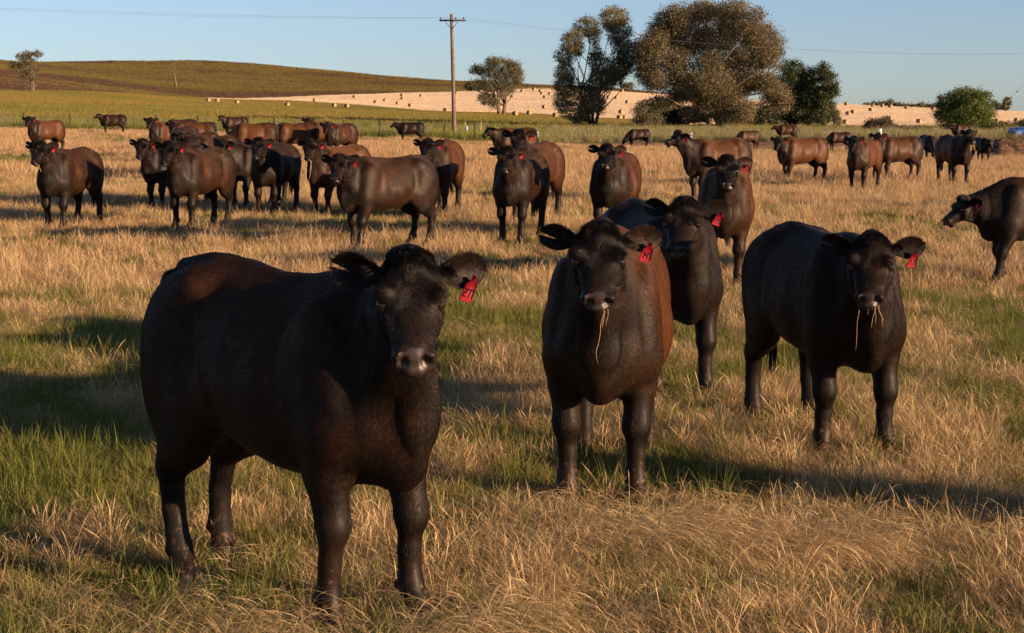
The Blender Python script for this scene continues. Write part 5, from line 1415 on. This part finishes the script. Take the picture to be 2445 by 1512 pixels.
# ---- dirt mound
bx, by = x_at(2430, 84), 84.0
bx = x_at(2440, 96); by = 96.0; zb = tz(bx, by)
nx, ny = 70, 26; gx = np.linspace(-2.6, 4.5, nx); gy = np.linspace(-1.6, 1.6, ny); GX, GY = np.meshgrid(gx, gy, indexing='ij')
hh = .95*np.clip(1-(GY/1.5)**2, 0, 1)*np.clip((GX+2.6)/1.1, 0, 1)**.7*(.6+.8*fbm(GX*.9+3, GY*.9, 77, 4))+(fbm(GX*5, GY*5, 78, 3)-.5)*.22-.08
V = np.stack([GX, GY, hh+terrain(GX+bx, GY+by)-zb], -1).reshape(-1, 3); i = (np.arange(nx-1)[:, None]*ny+np.arange(ny-1)[None]).ravel()
M_mound = simple_mat('mound_soil', (.17, .10, .065), .95, .1, .65, 3.0, (.035, .025, .022))
mo = link('dirt_mound', mesh_arrays('dirt_mound', V, quads=np.stack([i, i+ny, i+ny+1, i+1], 1)), M_mound, None, (bx, by, zb)); tag(mo, 'low mound of dark earth and sticks at the right edge', 'dirt mound')
mb = MB(); r = random.Random(9)
for k in range(150):
    a, b = r.uniform(-2.3, 3.5), r.uniform(-1.3, .9); h_ = float(np.interp(a, gx, hh[:, int((b+1.6)/3.2*(ny-1))])); dx, dy, dz = r.uniform(-.5, .5), r.uniform(-.3, .3), r.uniform(-.1, .35)
    mb.tube([(a, b, h_), (a+dx, b+dy, h_+dz)], [r.uniform(.015, .05), .01], 4, False)
st_ = link('sticks', mb.mesh('sticks'), M_log, mo); st_['kind'] = 'stuff'

# ---- blue car behind the mound
def car(X, Y, rot, label):
    z = tz(X, Y); root = bpy.data.objects.new('parked_car', None); COL.objects.link(root); root.location = (X, Y, z); root.rotation_euler = (0, 0, rot); tag(root, label, 'car')
    paint = simple_mat('blue_car_paint', (.015, .085, .32), .25, .6); glass = simple_mat('car_glass', (.02, .025, .03), .05, .8); rub = simple_mat('tyre', (.02, .02, .02), .8, .2); rim = simple_mat('wheel_rim', (.4, .4, .42), .3, .5, metallic=.8)
    prof = [(-2.2, .35), (-2.25, .62), (-2.15, .86), (-1.5, .93), (-.85, .97), (-.25, 1.36), (.7, 1.42), (1.35, 1.34), (1.85, 1.02), (2.2, .98), (2.28, .62), (2.2, .35)]
    mb = MB(); vs = []
    for y_, sc_, in ((-.86, 1), (-.80, 1), (.80, 1), (.86, 1)):
        for x, zz_ in prof:
            inn = (.16 if zz_ > 1.0 else 0.0); ed = abs(y_) > .83
            vs.append((x*(.99 if ed else 1), (abs(y_)-inn*(1 if abs(y_) > .5 else 0))*(1 if y_ > 0 else -1), zz_-(.03 if ed else 0)))
    n = len(prof); q = [(a*n+k, a*n+(k+1) % n, (a+1)*n+(k+1) % n, (a+1)*n+k) for a in range(3) for k in range(n)]
    mb.add(vs, q); 
    for base in (0, 3*n):
        for k in range(1, n-1): mb.t.append((base, base+k, base+k+1))
    link('body', mb.mesh('body', False), paint, root)
    for sy in (-1, 1):
        mb = MB(); mb.add([(-.72, sy*.845, .99), (1.55, sy*.845, 1.03), (1.15, sy*.71, 1.31), (-.22, sy*.71, 1.31)], [(0, 1, 2, 3)]); link('side_window', mb.mesh('side_window', False), glass, root)
    for sx, a in ((-1, ((-.86, .985), (-.28, 1.345))), (1, ((1.83, 1.05), (1.38, 1.33)))):
        mb = MB(); (x0, z0), (x1, z1) = a; mb.add([(x0+sx*.012, -.70, z0+.01), (x0+sx*.012, .70, z0+.01), (x1+sx*.012, .62, z1+.01), (x1+sx*.012, -.62, z1+.01)], [(0, 1, 2, 3)]); link('windscreen' if sx < 0 else 'rear_window', mb.mesh('glass', False), glass, root)
    for x in (-1.38, 1.38):
        for sy in (-1, 1):
            mb = MB(); mb.tube([(x, sy*.68, .32), (x, sy*.70, .32), (x, sy*.87, .32), (x, sy*.885, .32)], [.27, .32, .32, .27], 20); wh = link('wheel', mb.mesh('wheel'), rub, root)
            mb = MB(); mb.tube([(x, sy*.86, .32), (x, sy*.895, .32)], [.2, .19], 12); link('rim', mb.mesh('rim'), rim, wh)
    for sy in (-.62, .62):
        mb = MB(); mb.box((-2.235, sy, .72), (.03, .16, .07)); link('headlight', mb.mesh('headlight', False), M_white, root)
car(x_at(2413, 131, .5)+2.25, 131, math.radians(6), 'blue car behind the dirt mound, cut by the right edge of the picture')
print('done', time.time()-T0)
